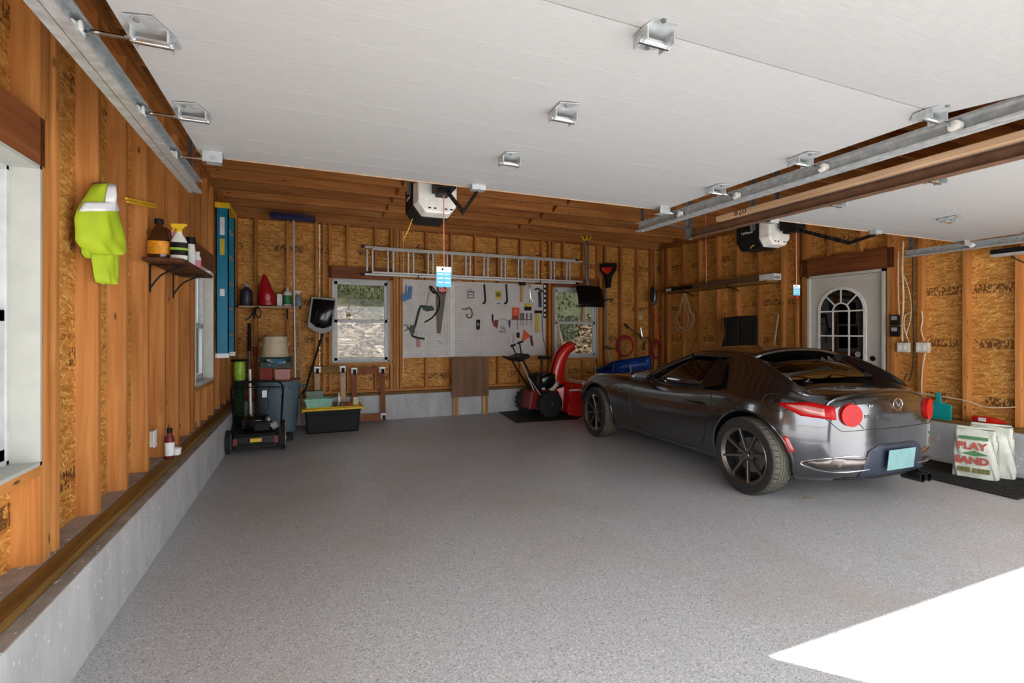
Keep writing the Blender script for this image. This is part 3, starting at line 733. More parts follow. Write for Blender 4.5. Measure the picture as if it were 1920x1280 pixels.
def arm(t, p0, p1, p2):
    o = MB().bar(p0, p1, .032, .006, (1, 0, 0)).build('arm', 'black_plastic', t)
    MB().bar(p1+(p1-p2)*.06, p2, .028, .006, (1, 0, 0)).build('arm', 'black_plastic', t)
    MB().box(p2.x-.04, p2.x+.04, p2.y-.03, p2.y+.02, p2.z, ZD-.001).build('arm_bracket', 'galv', t)
    for k in range(5): MB().ell(p0.lerp(p1, .15+.18*k)+Vector((0, -.005, 0)), .006, 8, 5).build('bolt', 'chrome', o)
def release(t, p, cardtop, w, h, label_col='blue_card'):
    MB().tube([p, (p.x, p.y, (p.z+cardtop)/2), (p.x+.002, p.y, cardtop-.02)], .004, 6).build('release_cord', 'pink_cord', t)
    c = MB().box(p.x-w/2, p.x+w/2, p.y-.004, p.y-.002, cardtop-h, cardtop).build('instruction_card', 'blue_card', t)
    MB().box(p.x-w/2, p.x+w/2, p.y-.0055, p.y-.004, cardtop-h*.27, cardtop).build('card_header', 'white_card', c)
    for k, (a, b) in enumerate(((-.42, -.05), (.05, .42))):
        for j in range(3): MB().box(p.x+a*w, p.x+b*w, p.y-.0052, p.y-.004, cardtop-h*(.40+.2*j), cardtop-h*(.34+.2*j)).build('print_line', 'white_card', c)
    MB().lathe([(.007, 0), (.007, .001), (.001, .0011)], (p.x-.01, p.y-.0055, cardtop-h*.13), 10, Matrix.Rotation(PI/2, 4, 'X')).build('punched_hole', 'black_plastic', c)
    MB().obox((p.x, p.y, cardtop-h-.02), (.05, .012, .014), (0, .2, 0)).build('pull_handle', 'red_plastic', t, bevel=.003)
o1, tp1 = opener(.86, 3.62, 'belt opener with white lens above the pegboard, blue card hanging from it')
o2, tp2 = opener(4.28, 3.60, 'belt opener with white lens above the car, blue card hanging from it')
arm(o1, tp1+Vector((.02, -.03, .02)), Vector((.91, 3.02, 2.085)), Vector((.885, 2.655, 2.12)))
arm(o2, tp2+Vector((.02, -.03, .02)), Vector((4.33, 2.82, 2.09)), Vector((4.29, 2.585, 2.12)))
p = PY(832, 500, 3.33); release(o1, Vector((p.x, 3.33, 2.28)), p.z, .105, .14)
p = PY(1493, 534, 3.31); release(o2, Vector((p.x, 3.31, 2.28)), p.z, .09, .10)
c = MB().tube(smoothpath([(.72, 3.7, 2.17), (.70, 3.75, 2.10), (.67, 3.78, 2.03)]), .003, 5).build('antenna_wire', 'yellow', o1)
MB().tube(smoothpath([(4.12, 3.62, 2.19), (4.10, 3.64, 2.17), (4.14, 3.68, 2.165)]), .003, 5).build('antenna_wire', 'yellow', o2)
# thin pull cord hanging between the rails
a = PY(1322, 372, 4.51); b = PY(1325, 533, 4.51)
cd = MB().tube([(a.x, 4.51, ZT+.004), (b.x, 4.51, b.z+.01)], .0035, 6).add([], []).build('pull_string', 'pink_cord'); tag(cd, 'thin straight pull string hanging before the board shelf', 'cord')
# ------------------------------------------------------------------ the sports car (local: x forward, y left, z up, origin under rear axle)
def lerp1(xs, ys, x):
    """monotone-ish Catmull-Rom through (xs, ys)"""
    if x <= xs[0]: return ys[0]
    if x >= xs[-1]: return ys[-1]
    for i in range(len(xs)-1):
        if xs[i] <= x <= xs[i+1]: break
    t = (x-xs[i])/(xs[i+1]-xs[i])
    def m(j):
        if j <= 0 or j >= len(xs)-1: return 0
        a = (ys[j]-ys[j-1])/(xs[j]-xs[j-1]); b = (ys[j+1]-ys[j])/(xs[j+1]-xs[j])
        return 0 if a*b <= 0 else 2*a*b/(a+b)
    h = xs[i+1]-xs[i]; t2, t3 = t*t, t*t*t
    return (2*t3-3*t2+1)*ys[i]+(t3-2*t2+t)*h*m(i)+(-2*t3+3*t2)*ys[i+1]+(t3-t2)*h*m(i+1)
def curve(*pts):
    xs = [p[0] for p in pts]; ys = [p[1] for p in pts]
    return lambda x: lerp1(xs, ys, x)
WBASE, RW = 2.36, .312
TRK = .752
c_w = curve((-.74, .63), (-.66, .70), (-.5, .77), (-.25, .835), (0, .868), (.3, .855), (.7, .83), (1.2, .815), (1.7, .828), (2.1, .855), (2.36, .868), (2.65, .845), (2.85, .79), (3.0, .69), (3.08, .58))
c_zw = curve((-.74, .56), (0, .54), (.7, .46), (1.6, .48), (2.36, .55), (3.08, .45))
c_zb = curve((-.74, .21), (-.5, .17), (0, .15), (.6, .14), (2.0, .14), (2.6, .15), (3.08, .20))
c_zs = curve((-.74, .80), (-.45, .835), (-.1, .852), (.3, .835), (.8, .79), (1.3, .775), (1.7, .785), (2.1, .80), (2.4, .795), (2.7, .73), (2.95, .62), (3.08, .54))
c_ws = curve((-.74, .55), (-.5, .675), (-.2, .765), (.1, .79), (.5, .765), (.9, .742), (1.4, .735), (1.8, .755), (2.1, .775), (2.4, .77), (2.7, .72), (2.95, .58), (3.08, .45))
c_zt = curve((-.74, .842), (-.62, .872), (-.3, .895), (0, .905), (.4, .90), (.9, .885), (1.45, .885), (1.75, .865), (2.1, .82), (2.5, .755), (2.8, .675), (3.0, .58), (3.08, .52))
# buttress: height of its top edge above the deck; zero outside
c_bt = curve((-.66, 0), (-.5, .03), (-.3, .095), (-.05, .195), (.2, .275), (.36, .297), (.52, .18), (.60, .0))
c_by = curve((-.66, .66), (-.3, .655), (0, .62), (.2, .585), (.40, .565), (.60, .70))
def section(x):
    w_, zw, zb, zs, ws, zt = c_w(x), c_zw(x), c_zb(x), c_zs(x), c_ws(x), c_zt(x)
    b = max(0, c_bt(x)); inb = -.66 < x < .60
    P = [(0, zb), (.62*w_, zb), (w_-.075, zb+.025), (w_-.03, zb+.12), (w_-.006, (zb+.12+zw)/2), (w_, zw), (w_-.012, zw+(zs-zw)*.55), (ws+(w_-ws)*.45, zs-.035), (ws, zs)]
    top = lambda y: zs+(zt-zs)*(1-(y/ws)**2)**.75 if y < ws else zs
    if inb and b > .004:
        by = c_by(x)
        yi = by-.055
        P += [(ws*.6+by*.4-.012, zs+(b)*.42), (by+.012, zs+b*.94+ (top(by)-zs)*.4), (by-.03, zs+b+(top(by)-zs)*.5), (yi-.02, zs+b*.5+(top(yi)-zs)*.6), (yi-.05, top(yi-.05)), (yi*.5, top(yi*.5)), (0, zt)]
    else:
        for k in (.93, .84, .74, .64, .54, .28): P.append((ws*k, top(ws*k)))
        P.append((0, zt))
    return P
xs = [-.70, -.62, -.54, -.45, -.35, -.24, -.12, 0, .12, .22, .32, .40, .47, .54, .61, .70, .9, 1.1, 1.3, 1.5, 1.7, 1.9, 2.1, 2.25, 2.4, 2.55, 2.7, 2.82, 2.92, 3.0]
rings = [[Vector((x, y, z)) for y, z in section(x)] for x in xs]
def cap(base, zc, steps):
    out = []
    for dx, ky, kz in steps:
        out.append([Vector((p.x+dx, p.y*ky, zc+(p.z-zc)*kz)) for p in base])
    return out
rear = cap(rings[0], .60, [(-.045, .955, .955), (-.075, .86, .86), (-.092, .66, .70), (-.10, .36, .42)])
front = cap(rings[-1], .42, [(.05, .93, .93), (.085, .80, .80), (.105, .55, .58), (.112, .25, .3)])
rings = rear[::-1]+rings+front
n = len(rings[0])
body_mb = MB()
for rg in rings:
    body_mb.v += [Vector(p) for p in rg]+[Vector((p.x, -p.y, p.z)) for p in rg[-2:0:-1]]
nn = 2*n-2
for i in range(len(rings)-1):
    for k in range(nn):
        l = (k+1) % nn; body_mb.f.append((i*nn+k, (i+1)*nn+k, (i+1)*nn+l, i*nn+l))
body_mb.f.append(tuple(range(nn))); body_mb.f.append(tuple((len(rings)-1)*nn+k for k in reversed(range(nn))))
KR = .82
for p in body_mb.v: p.y *= .972
for p in body_mb.v:
    if p.x < -.35: p.x += .10*(abs(p.y)/.62)**2*min(1, (-.35-p.x)/.3)
for p in body_mb.v:
    if p.x < 0: p.x *= KR
car = thing('sports_car', 'dark grey hardtop sports car parked on the right side', 'car', (4.12, 2.965, 0), R(88.6), local=True)
def bool_cut(o, cutters):
    for c, mname in cutters:
        me = c.mesh('cutter'); me.materials.append(MAT[mname]); bq = bmesh.new(); bq.from_mesh(me); bmesh.ops.recalc_face_normals(bq, faces=bq.faces); bq.to_mesh(me); bq.free(); co = bpy.data.objects.new('cutter', me); C.objects.link(co); co.parent = car; bpy.context.view_layer.update()
        md = o.modifiers.new('cut', 'BOOLEAN'); md.operation = 'DIFFERENCE'; md.object = co; md.solver = 'EXACT'
        try: md.material_mode = 'TRANSFER'
        except Exception: pass
        dg = bpy.context.evaluated_depsgraph_get(); me2 = bpy.data.meshes.new_from_object(o.evaluated_get(dg))
        print('bool', mname, len(o.data.polygons), '->', len(me2.polygons), 'vol', sum(1 for p in me2.polygons if p.material_index)); o.modifiers.clear(); o.data = me2; bpy.data.objects.remove(co)
body = body_mb.build('body', 'car_paint', car, smooth='all')
bm = bmesh.new(); bm.from_mesh(body.data); bmesh.ops.recalc_face_normals(bm, faces=bm.faces); bm.to_mesh(body.data); bm.free()
md = body.modifiers.new('sub', 'SUBSURF'); md.levels = 2; md.render_levels = 2
dg = bpy.context.evaluated_depsgraph_get(); me2 = bpy.data.meshes.new_from_object(body.evaluated_get(dg)); body.modifiers.clear(); body.data = me2
bvh = BVHTree.FromPolygons([v.co.copy() for v in body.data.vertices], [tuple(p.vertices) for p in body.data.polygons])
def arch_cut(xc, s): return MB().cyl((xc, s*.50, RW+.012), (xc, s*1.0, RW+.012), RW+.036, n=48)
tub = MB().prism([(.42, -.60, .30), (1.48, -.60, .30), (1.62, -.60, .96), (.30, -.60, 1.0)], (0, 1.20, 0))
tub2 = MB().prism([(.60, -.725, .72), (1.44, -.725, .72), (1.58, -.725, .99), (.56, -.725, .99)], (0, 1.45, 0))
bool_cut(body, [(arch_cut(0, 1), 'car_black'), (arch_cut(0, -1), 'car_black'), (arch_cut(WBASE, 1), 'car_black'), (arch_cut(WBASE, -1), 'car_black'), (tub, 'seat_black')])
for p in body.data.polygons: p.use_smooth = True
try: body.data.set_sharp_from_angle(angle=R(38))
except Exception: pass
def hit(o, d):
    h = bvh.ray_cast(Vector(o), Vector(d).normalized(), 6)
    return (h[0], h[1]) if h[0] is not None else (None, None)
def patch(name, m, origin, ux, uy, d, poly, off=.004, thick=.004, parent=None, cuts=3, rim=0):
    """flat outline (2-D, in the ux/uy plane through origin) laid onto the body along direction d, with real thickness"""
    origin, ux, uy, d = Vector(origin), Vector(ux).normalized(), Vector(uy).normalized(), Vector(d).normalized()
    bmm = bmesh.new()
    # densify outline
    pts = []
    for i in range(len(poly)):
        a, b = Vector(poly[i]), Vector(poly[(i+1) % len(poly)]); k = max(1, int((b-a).length/.035))
        pts += [a+(b-a)*j/k for j in range(k)]
    vsx = [bmm.verts.new((p.x, p.y, 0)) for p in pts]; bmm.faces.new(vsx)
    bmesh.ops.triangulate(bmm, faces=bmm.faces)
    for _ in range(cuts): 
        long = [e for e in bmm.edges if e.calc_length() > .05]
        if not long: break
        bmesh.ops.subdivide_edges(bmm, edges=long, cuts=1, use_grid_fill=False); bmesh.ops.triangulate(bmm, faces=bmm.faces)
    bmesh.ops.beautify_fill(bmm, faces=bmm.faces, edges=[e for e in bmm.edges if not e.is_boundary])
    last = None
    for v in bmm.verts:
        o = origin+ux*v.co.x+uy*v.co.y
        h, nr = hit(o, d)
        if h is None: h = last if last is not None else o
        else:
            if nr.dot(d) > 0: nr = -nr
            h = h+nr*off
        last = h; v.co = h
    me = bpy.data.meshes.new(name); bmm.to_mesh(me); bmm.free()
    o = bpy.data.objects.new(name, me); C.objects.link(o); p = parent or car; o.parent = p; ORG[o.name] = ORG[p.name]
    me.materials.append(MAT[m])
    for q in me.polygons: q.use_smooth = True
    md = o.modifiers.new('thickness', 'SOLIDIFY'); md.thickness = thick; md.offset = 0
    return o
def seam(name, pts, d, r=.0035, m='car_black', off=0.0):
    out = []
    for p in smoothpath(pts, 8):
        h, nr = hit(p, d)
        if h is not None: out.append(h+(nr if nr.dot(Vector(d)) < 0 else -nr)*off)
    if len(out) > 2: return MB().tube(out, r, 5).build(name, m, car, smooth=True)
for s in (1, -1):
    dL = (0, -s, 0); Y = s*1.3
    q = lambda pts: [(x, Y, z) for x, z in pts]
    seam('door_seam', q([(1.62, .775), (1.66, .62), (1.64, .45), (1.57, .29), (1.35, .235), (.9, .225), (.62, .25), (.50, .33), (.44, .5), (.40, .66), (.42, .80)]), dL)
    seam('sill_line', q([(.36, .20), (.8, .19), (1.3, .19), (1.9, .20)]), dL, .003)
    patch('side_skirt', 'car_black', (0, Y, 0), (1, 0, 0), (0, 0, 1), dL, [(.40, .145), (1.95, .145), (1.95, .165), (.40, .165)], .002)
    h = MB().tube([(.50, s*.842, .665), (.56, s*.856, .672), (.68, s*.858, .674), (.74, s*.846, .668)], [.010, .014, .014, .010], 8).build('door_handle', 'car_paint', car, smooth=True)
    patch('side_marker', 'marker_red', (0, Y, 0), (1, 0, 0), (0, 0, 1), dL, [(-.335, .40), (-.30, .52), (-.335, .53), (-.372, .42)], .003, .006)
    patch('fender_badge', 'silver_trim', (0, Y, 0), (1, 0, 0), (0, 0, 1), dL, [(1.86, .66), (1.93, .675), (1.92, .69), (1.88, .688)], .002, .003)
    # arch lips
    for xc in (0, WBASE):
        out = []
        for k in range(25):
            a = R(-22)+(PI+R(44))*k/24
            h, nr = hit((xc+(RW+.045)*math.cos(a), Y, RW+.012+(RW+.045)*math.sin(a)), dL)
            if h is not None and h.z > .13: out.append(h)
        MB().tube(out, .009, 6).build('arch_lip', 'car_paint', car, smooth=True)
# fuel flap on the left haunch
out = []
for k in range(28):
    a = 2*PI*k/28; h, nr = hit((-.24+.10*math.cos(a), 1.2, .98+.075*math.sin(a)), (0, -.75, -.35))
    if h is not None: out.append(h+nr*.0005)
MB().tube(out, .0032, 5, closed=True).build('fuel_flap_seam', 'car_black', car, smooth=True)
# ---- rear fascia (seen along +x from behind)
bk = lambda n_, m_, poly, **k: patch(n_, m_, (-1.6, 0, 0), (0, 1, 0), (0, 0, 1), (1, 0, 0), poly, **k)
def disc(cy, cz, r, nn_=24): return [(cy+r*math.cos(2*PI*k/nn_), cz+r*math.sin(2*PI*k/nn_)) for k in range(nn_)]
for s in (1, -1):
    # round lamp
    h, nr = hit((-1.6, s*.445, .71), (1, 0, 0))
    Mr = frame(h, nr.cross(Vector((0, 0, 1))), (0, 0, 1)).to_3x3().to_4x4()
    lamp = MB().lathe([(.082, -.02), (.082, .010), (.074, .016), (.066, .012), (.05, .018), (.03, .022), (.004, .024)], h, 28, Mr).build('tail_light', 'tail_red', car, smooth=True)
    MB().tube([h+Mr @ Vector((.084*math.cos(2*PI*k/28), .084*math.sin(2*PI*k/28), .008)) for k in range(28)], .006, 6, closed=True).build('lamp_bezel', 'red_dark', lamp, smooth=True)
    MB().tube([h+Mr @ Vector((.05*math.cos(2*PI*k/28), .05*math.sin(2*PI*k/28), .018)) for k in range(28)], .004, 6, closed=True).build('lamp_ring', 'red_dark', lamp, smooth=True)
    # pointed outer lamp, wraps round the corner (projected along the corner diagonal)
    dd = Vector((.75, -s*.66, 0)).normalized(); ux = Vector((-dd.y, dd.x, 0))
    o0 = Vector((-.51, s*.66, 0))-dd*1.2
    sg = 1 if ux.y*s > 0 else -1
    pl = lambda pts: [(sg*a, b) for a, b in pts]
    lo = patch('outer_lamp', 'tail_red', o0, ux, (0, 0, 1), dd, pl([(-.12, .675), (-.115, .765), (.04, .79), (.26, .77), (.10, .69)]), .006, .01, parent=lamp)
    patch('clear_lens', 'tail_clear', o0, ux, (0, 0, 1), dd, pl([(-.05, .695), (-.05, .745), (.06, .762), (.20, .765), (.06, .712)]), .014, .004, parent=lamp)
    seam('bumper_seam', [(-1.6, s*y, z) for y, z in ((.60, .68), (.52, .60), (.44, .595), (.30, .60), (0, .60))], (1, 0, 0), .003)
    seam('trunk_seam', [(-1.6, s*y, z) for y, z in ((.38, .83), (.39, .76), (.40, .68), (.34, .61))], (1, 0, 0), .003)
    # low side intakes with bright lower edge
    dd2 = Vector((.92, -s*.38, 0)).normalized(); ux2 = Vector((-dd2.y, dd2.x, 0)); sg2 = 1 if ux2.y*s > 0 else -1
    o2_ = Vector((-.58, s*.50, 0))-dd2*1.2
    p2 = lambda pts: [(sg2*a, b) for a, b in pts]
    patch('lower_recess', 'rim_metal', o2_, ux2, (0, 0, 1), dd2, p2([(-.22, .315), (-.20, .385), (.06, .40), (.24, .345), (.16, .31)]), .002, .004)
    pts = [o2_+ux2*sg2*a+Vector((0, 0, b)) for a, b in ((-.22, .305), (.0, .292), (.16, .298), (.25, .34), (.10, .392), (-.08, .41), (-.20, .39))]
    out = [hit(p, dd2) for p in smoothpath(pts, 6)]; out = [h+nr*.004 for h, nr in out if h is not None]
    MB().tube(out, .0045, 6).build('recess_trim', 'silver_trim', car, smooth=True)
bk('plate_recess', 'dark_blue_plastic', [(-.36, .25), (-.30, .44), (-.2, .485), (.2, .485), (.30, .44), (.36, .25), (.2, .225), (-.2, .225)], off=.003)
bk('diffuser', 'car_black', [(-.5, .222), (-.46, .245), (.46, .245), (.5, .222)], off=.004)
hp, _n = hit((-1.6, 0, .37), (1, 0, 0))
pt = MB().obox((hp.x-.03, 0, .37), (.006, .305, .155), (0, R(-6), 0)).build('number_plate', 'plate', car, bevel=.003)
MB().obox((hp.x-.015, 0, .37), (.03, .2, .1), (0, R(-6), 0)).build('plate_holder', 'car_black', pt)
for y in (-.19, -.27):
    MB().lathe([(.036, 0), (.036, .14), (.030, .14), (.030, .02), (.001, .02)], (hp.x+.13, y-.1, .19), 18, Matrix.Rotation(-PI/2, 4, 'Y')).build('exhaust_tip', 'car_black', car, smooth=True)
# emblem and model lettering on the boot lid
he, ne = hit((-1.6, 0, .775), (1, 0, 0)); Fe = frame(he+ne*.003, Vector((0, -1, 0)), (0, 0, 1))
em = MB().tube([Fe @ Vector((.052*math.cos(2*PI*k/28), .042*math.sin(2*PI*k/28), .004)) for k in range(28)], .005, 6, closed=True).build('emblem', 'chrome', car, smooth=True)
MB().tube([Fe @ Vector(q) for q in ((-.045, .012, .004), (-.022, .016, .005), (0, -.012, .006), (.022, .016, .005), (.045, .012, .004))], .0045, 6).build('emblem_wing', 'chrome', em, smooth=True)
h, nr = hit((-1.6, .27, .695), (1, 0, 0)); text('MX-5', .036, 'chrome', car, frame(h+nr*.004, Vector((0, 0, 1)).cross(nr), (0, 0, 1)), .0015, sx=1.5)
h, nr = hit((-1.6, .27, .77), (1, 0, 0)); text('RF', .026, 'chrome', car, frame(h+nr*.004, Vector((0, 0, 1)).cross(nr), (0, 0, 1)), .0015, sx=1.4)
# boot lid lip and seams on the deck
out = [hit((-.50-.045*(1-(y/.62)**2), y, 2), (0, 0, -1)) for y in [-.62+1.24*k/20 for k in range(21)]]
out = [h+Vector((0, 0, .004)) for h, nr in out if h is not None]
MB().tube(out, .012, 8).build('boot_lip', 'car_paint', car, smooth=True)
# ---- cabin: roof, glass, pillars, seats
def roofz(x, y): return 1.178-.10*((x-.62)/.62)**2*(1.0 if x > .62 else .35)-.085*(abs(y)/.6)**2.4
HX, RX = 1.02, .16      # windscreen header, rear edge of the roof
P = []
for i in range(13):
    x = RX+(HX-RX)*i/12; hw = .545-.045*((x-.4)/.62)**2 if x > .4 else .548
    P.append([(x, -hw+2*hw*j/12, roofz(x, -hw+2*hw*j/12)) for j in range(13)])
MB().grid(P).build('roof', 'car_paint', car, smooth='all', solid=.03)
BX = 1.64  # windscreen base
def ws_pt(t, q):  # t 0 base .. 1 header, q -1..1
    hb, ht = .66, .505; hw = hb+(ht-hb)*t; y = hw*q
    x = BX-(BX-HX)*t-.16*q*q*(1-t*.55)
    zb_ = .885-.06*q*q; z = zb_+(roofz(HX, y)-zb_)*t+.03*math.sin(PI*t)
    return Vector((x, y, z))
MB().grid([[ws_pt(i/8, -1+2*j/12) for j in range(13)] for i in range(9)]).build('windscreen', 'car_glass', car, smooth='all', solid=.005)
for s in (1, -1):
    MB().tube([ws_pt(i/8, s)+Vector((0, s*.012, 0)) for i in range(9)], [.026]*9, 8).build('windscreen_pillar', 'car_paint', car, smooth=True)
    # roof side rail down to the buttress
    MB().tube([(HX-.155+.05, s*.52, roofz(HX, .505)+.002), (.8, s*.548, roofz(.8, .54)-.004), (.5, s*.556, roofz(.5, .55)-.008), (.3, s*.56, roofz(.3, .55)-.02)], [.02, .022, .024, .026], 8).build('roof_rail', 'car_paint', car, smooth=True)
    # side glass between pillar and door post
    top = [(HX-.12, s*.525, roofz(HX, .5)-.012), (.75, s*.548, roofz(.75, .55)-.022), (.56, s*.553, roofz(.56, .55)-.028)]
    bot = [(1.44, s*.665, .80), (1.0, s*.705, .795), (.60, s*.735, .80)]
    rows = []
    for i in range(7):
        t = i/6
        def at(L, t):
            k = t*(len(L)-1); j = min(int(k), len(L)-2); return Vector(L[j]).lerp(Vector(L[j+1]), k-j)
        rows.append([at(bot, t).lerp(at(top, t), k/4)+Vector((0, s*.018*math.sin(PI*k/4), 0)) for k in range(5)])
    MB().grid(rows).build('side_window', 'car_glass', car, smooth='all', solid=.005)
    q = [(1.47, s*.668, .785), (1.2, s*.70, .79), (.9, s*.722, .792), (.58, s*.742, .80)]
    MB().tube(smoothpath(q), .012, 6).build('window_seal', 'car_black', car, smooth=True)
    # black triangular quarter panel against the buttress
    pts = [Vector((.60, s*.755, .815)), Vector((.535, s*.575, roofz(.5, .55)-.03)), Vector((.40, s*.60, roofz(.5, .55)-.06)), Vector((.30, s*.775, .86)), Vector((.42, s*.79, .83))]
    MB().prism(pts, (0, s*.012, 0)).build('quarter_panel', 'black_gloss', car, bevel=.003)
    # mirror
    mm = Vector((1.42, s*.86, .845))
    o = MB().ell(mm, (.055, .105, .062), 14, 10).build('mirror', 'car_paint', car, smooth='all')
    MB().prism([mm+Vector((-.055, s*a, b)) for a, b in ((-.075, -.035), (-.08, .03), (-.03, .045), (.07, .035), (.08, -.02), (.03, -.042))], (.012, 0, 0)).build('mirror_glass', 'chrome', o)
    MB().cyl((1.43, s*.70, .80), (1.42, s*.80, .835), .018, .022, 8).build('mirror_stalk', 'car_black', o)
# rear glass between the buttresses
rg = [(RX+.01, .52, 1.085), (-.04, .53, .985), (-.13, .54, .925)]
MB().grid([[(x+.03*(1-abs(q)), y*q, z+ .07*(1-q*q)*(1 if k == 0 else .35 if k == 1 else .0)) for q in [-1+j/5 for j in range(11)]] for k, (x, y, z) in enumerate(rg)]).build('rear_window', 'car_glass', car, smooth='all', solid=.005)
MB().box(.30, .62, -.55, .55, .62, .86).build('rear_shelf', 'seat_black', car, bevel=.02)
for s in (1, -1):
    st = MB().obox((.88, s*.31, .46), (.5, .44, .13), (0, R(-8), 0)).build('seat', 'seat_black', car, bevel=.04)
    MB().obox((.66, s*.31, .74), (.13, .42, .56), (0, R(-14), 0)).build('seat_back', 'seat_black', st, bevel=.04)
    MB().obox((.585, s*.31, 1.0), (.09, .24, .15), (0, R(-14), 0)).build('headrest', 'seat_black', st, bevel=.03)
MB().prism([(1.25, -.60, .60), (1.30, -.60, .80), (1.55, -.60, .84), (1.55, -.60, .55)], (0, 1.2, 0)).build('dashboard', 'seat_black', car, bevel=.02)
sw = MB().tube([Vector((1.14, .31, .74))+Matrix.Rotation(R(-20), 3, 'Y') @ Vector((0, .17*math.cos(a), .17*math.sin(a))) for a in [2*PI*k/24 for k in range(24)]], .014, 6, closed=True).build('steering_wheel', 'seat_black', car, smooth=True)
MB().obox((1.15, .31, .74), (.05, .12, .08), (0, R(-20), 0)).obox((1.15, .31, .74), (.02, .33, .03), (0, R(-20), 0)).build('wheel_hub', 'seat_black', sw)
MB().box(.5, 1.3, -.08, .08, .35, .62).build('centre_console', 'seat_black', car, bevel=.02)
MB().obox((1.02, 0, 1.10), (.02, .2, .06), (0, .1, 0)).build('rear_view_mirror', 'seat_black', car, bevel=.006)
# headlamp and front intake (out of view, but part of the car)
for s in (1, -1): patch('headlight', 'tail_clear', (4, s*.6, .6), (0, 1, 0), (0, 0, 1), (-1, -s*.25, 0), [(-.14, -.03), (.02, .0), (.12, .05), (.0, .04), (-.12, .01)], .004, .006)
patch('grille', 'car_black', (4.2, 0, 0), (0, 1, 0), (0, 0, 1), (-1, 0, 0), [(-.45, .27), (-.38, .38), (.38, .38), (.45, .27), (.3, .24), (-.3, .24)], .004)
# ---- wheels
def wheel(xc, s, steer=0):
    cy = s*TRK; M3 = Matrix.Rotation(-s*PI/2, 4, 'X')   # local z -> outward
    if steer: M3 = Matrix.Rotation(steer, 4, 'Z') @ M3
    cc = Vector((xc, cy, RW))
    prof = [(.222, -.095), (.26, -.108), (.293, -.104), (.306, -.088), (RW, -.06), (RW, .06), (.306, .088), (.293, .104), (.26, .108), (.226, .098)]
    t = MB(); nseg = 56
    t.lathe(prof[:4], cc, nseg, M3, cap=False); t.lathe(prof[6:], cc, nseg, M3, cap=False); t.lathe([(.226, .098), (.222, -.095)], cc, nseg, M3, cap=False)
    wh = t.build('wheel', 'tyre', car, smooth=True)
    MB().lathe([(.300, -.096), (.3065, -.087), (RW, -.062), (RW+.0005, 0), (RW, .062), (.3065, .087), (.300, .096)], cc, nseg, M3, cap=False).build('tread', 'tread', wh, smooth=True)
    g = MB()
    for zz in (-.045, -.016, .016, .045): g.tube([cc+M3 @ Vector(((RW-.001)*math.cos(2*PI*k/nseg), (RW-.001)*math.sin(2*PI*k/nseg), zz)) for k in range(nseg)], .0035, 4, closed=True)
    for k in range(44):
        a = 2*PI*k/44
        for z0, z1 in ((.05, .09), (-.09, -.05)):
            g.tube([cc+M3 @ Vector(((RW-.001-.004*(abs(z) > .07))*math.cos(a+z*.7), (RW-.001-.004*(abs(z) > .07))*math.sin(a+z*.7), z)) for z in (z0, (z0+z1)/2, z1)], .003, 4)
    g = g.build('tread_groove', 'tyre', wh); g['kind'] = 'stuff'
    rim = MB().lathe([(.212, -.09), (.212, .02), (.205, .08), (.222, .097), (.230, .103), (.236, .097), (.236, -.09)], cc, 48, M3, cap=False).build('rim', 'rim_metal', wh, smooth=True)
    MB().lathe([(.205, -.02), (.205, -.01), (.02, -.009)], cc, 40, M3).build('rim_back', 'rim_dark', wh)
    MB().lathe([(.14, -.008), (.14, .006), (.05, .007)], cc, 36, M3).build('brake_disc', 'steel_grey', wh, smooth=True)
    for k in range(8):
        a = 2*PI*k/8+.2
        ca, sa = math.cos(a), math.sin(a)
        def pt(r, w_, z): return cc+M3 @ Vector((r*ca-w_*sa, r*sa+w_*ca, z))
        r0, r1 = .035, .216
        mb = MB().add([pt(r0, -.017, .04), pt(r0, .017, .04), pt(r1, .013, .075), pt(r1, -.013, .075), pt(r0, -.012, .068), pt(r0, .012, .068), pt(r1, .008, .098), pt(r1, -.008, .098)],
            [(3, 2, 1, 0), (4, 5, 6, 7), (0, 1, 5, 4), (1, 2, 6, 5), (2, 3, 7, 6), (3, 0, 4, 7)])
        bmm = mb; bmm.build('spoke', 'rim_metal', rim, bevel=.003)
    MB().lathe([(.066, .03), (.066, .058), (.05, .066), (.034, .068), (.030, .074), (.002, .076)], cc, 24, M3).build('hub', 'rim_metal', rim, smooth=True)
    for k in range(5):
        a = 2*PI*k/5; MB().cyl(cc+M3 @ Vector((.047*math.cos(a), .047*math.sin(a), .05)), cc+M3 @ Vector((.047*math.cos(a), .047*math.sin(a), .074)), .008, n=6).build('lug_nut', 'rim_dark', rim)
for xc in (0, WBASE):
    for s in (1, -1): wheel(xc, s, R(-2) if xc else 0)
# ------------------------------------------------------------------ left wall things
def jar(mb, c, prof, n=20, sq=(1, 1)): return mb.lathe(prof, c, n, None, sq)
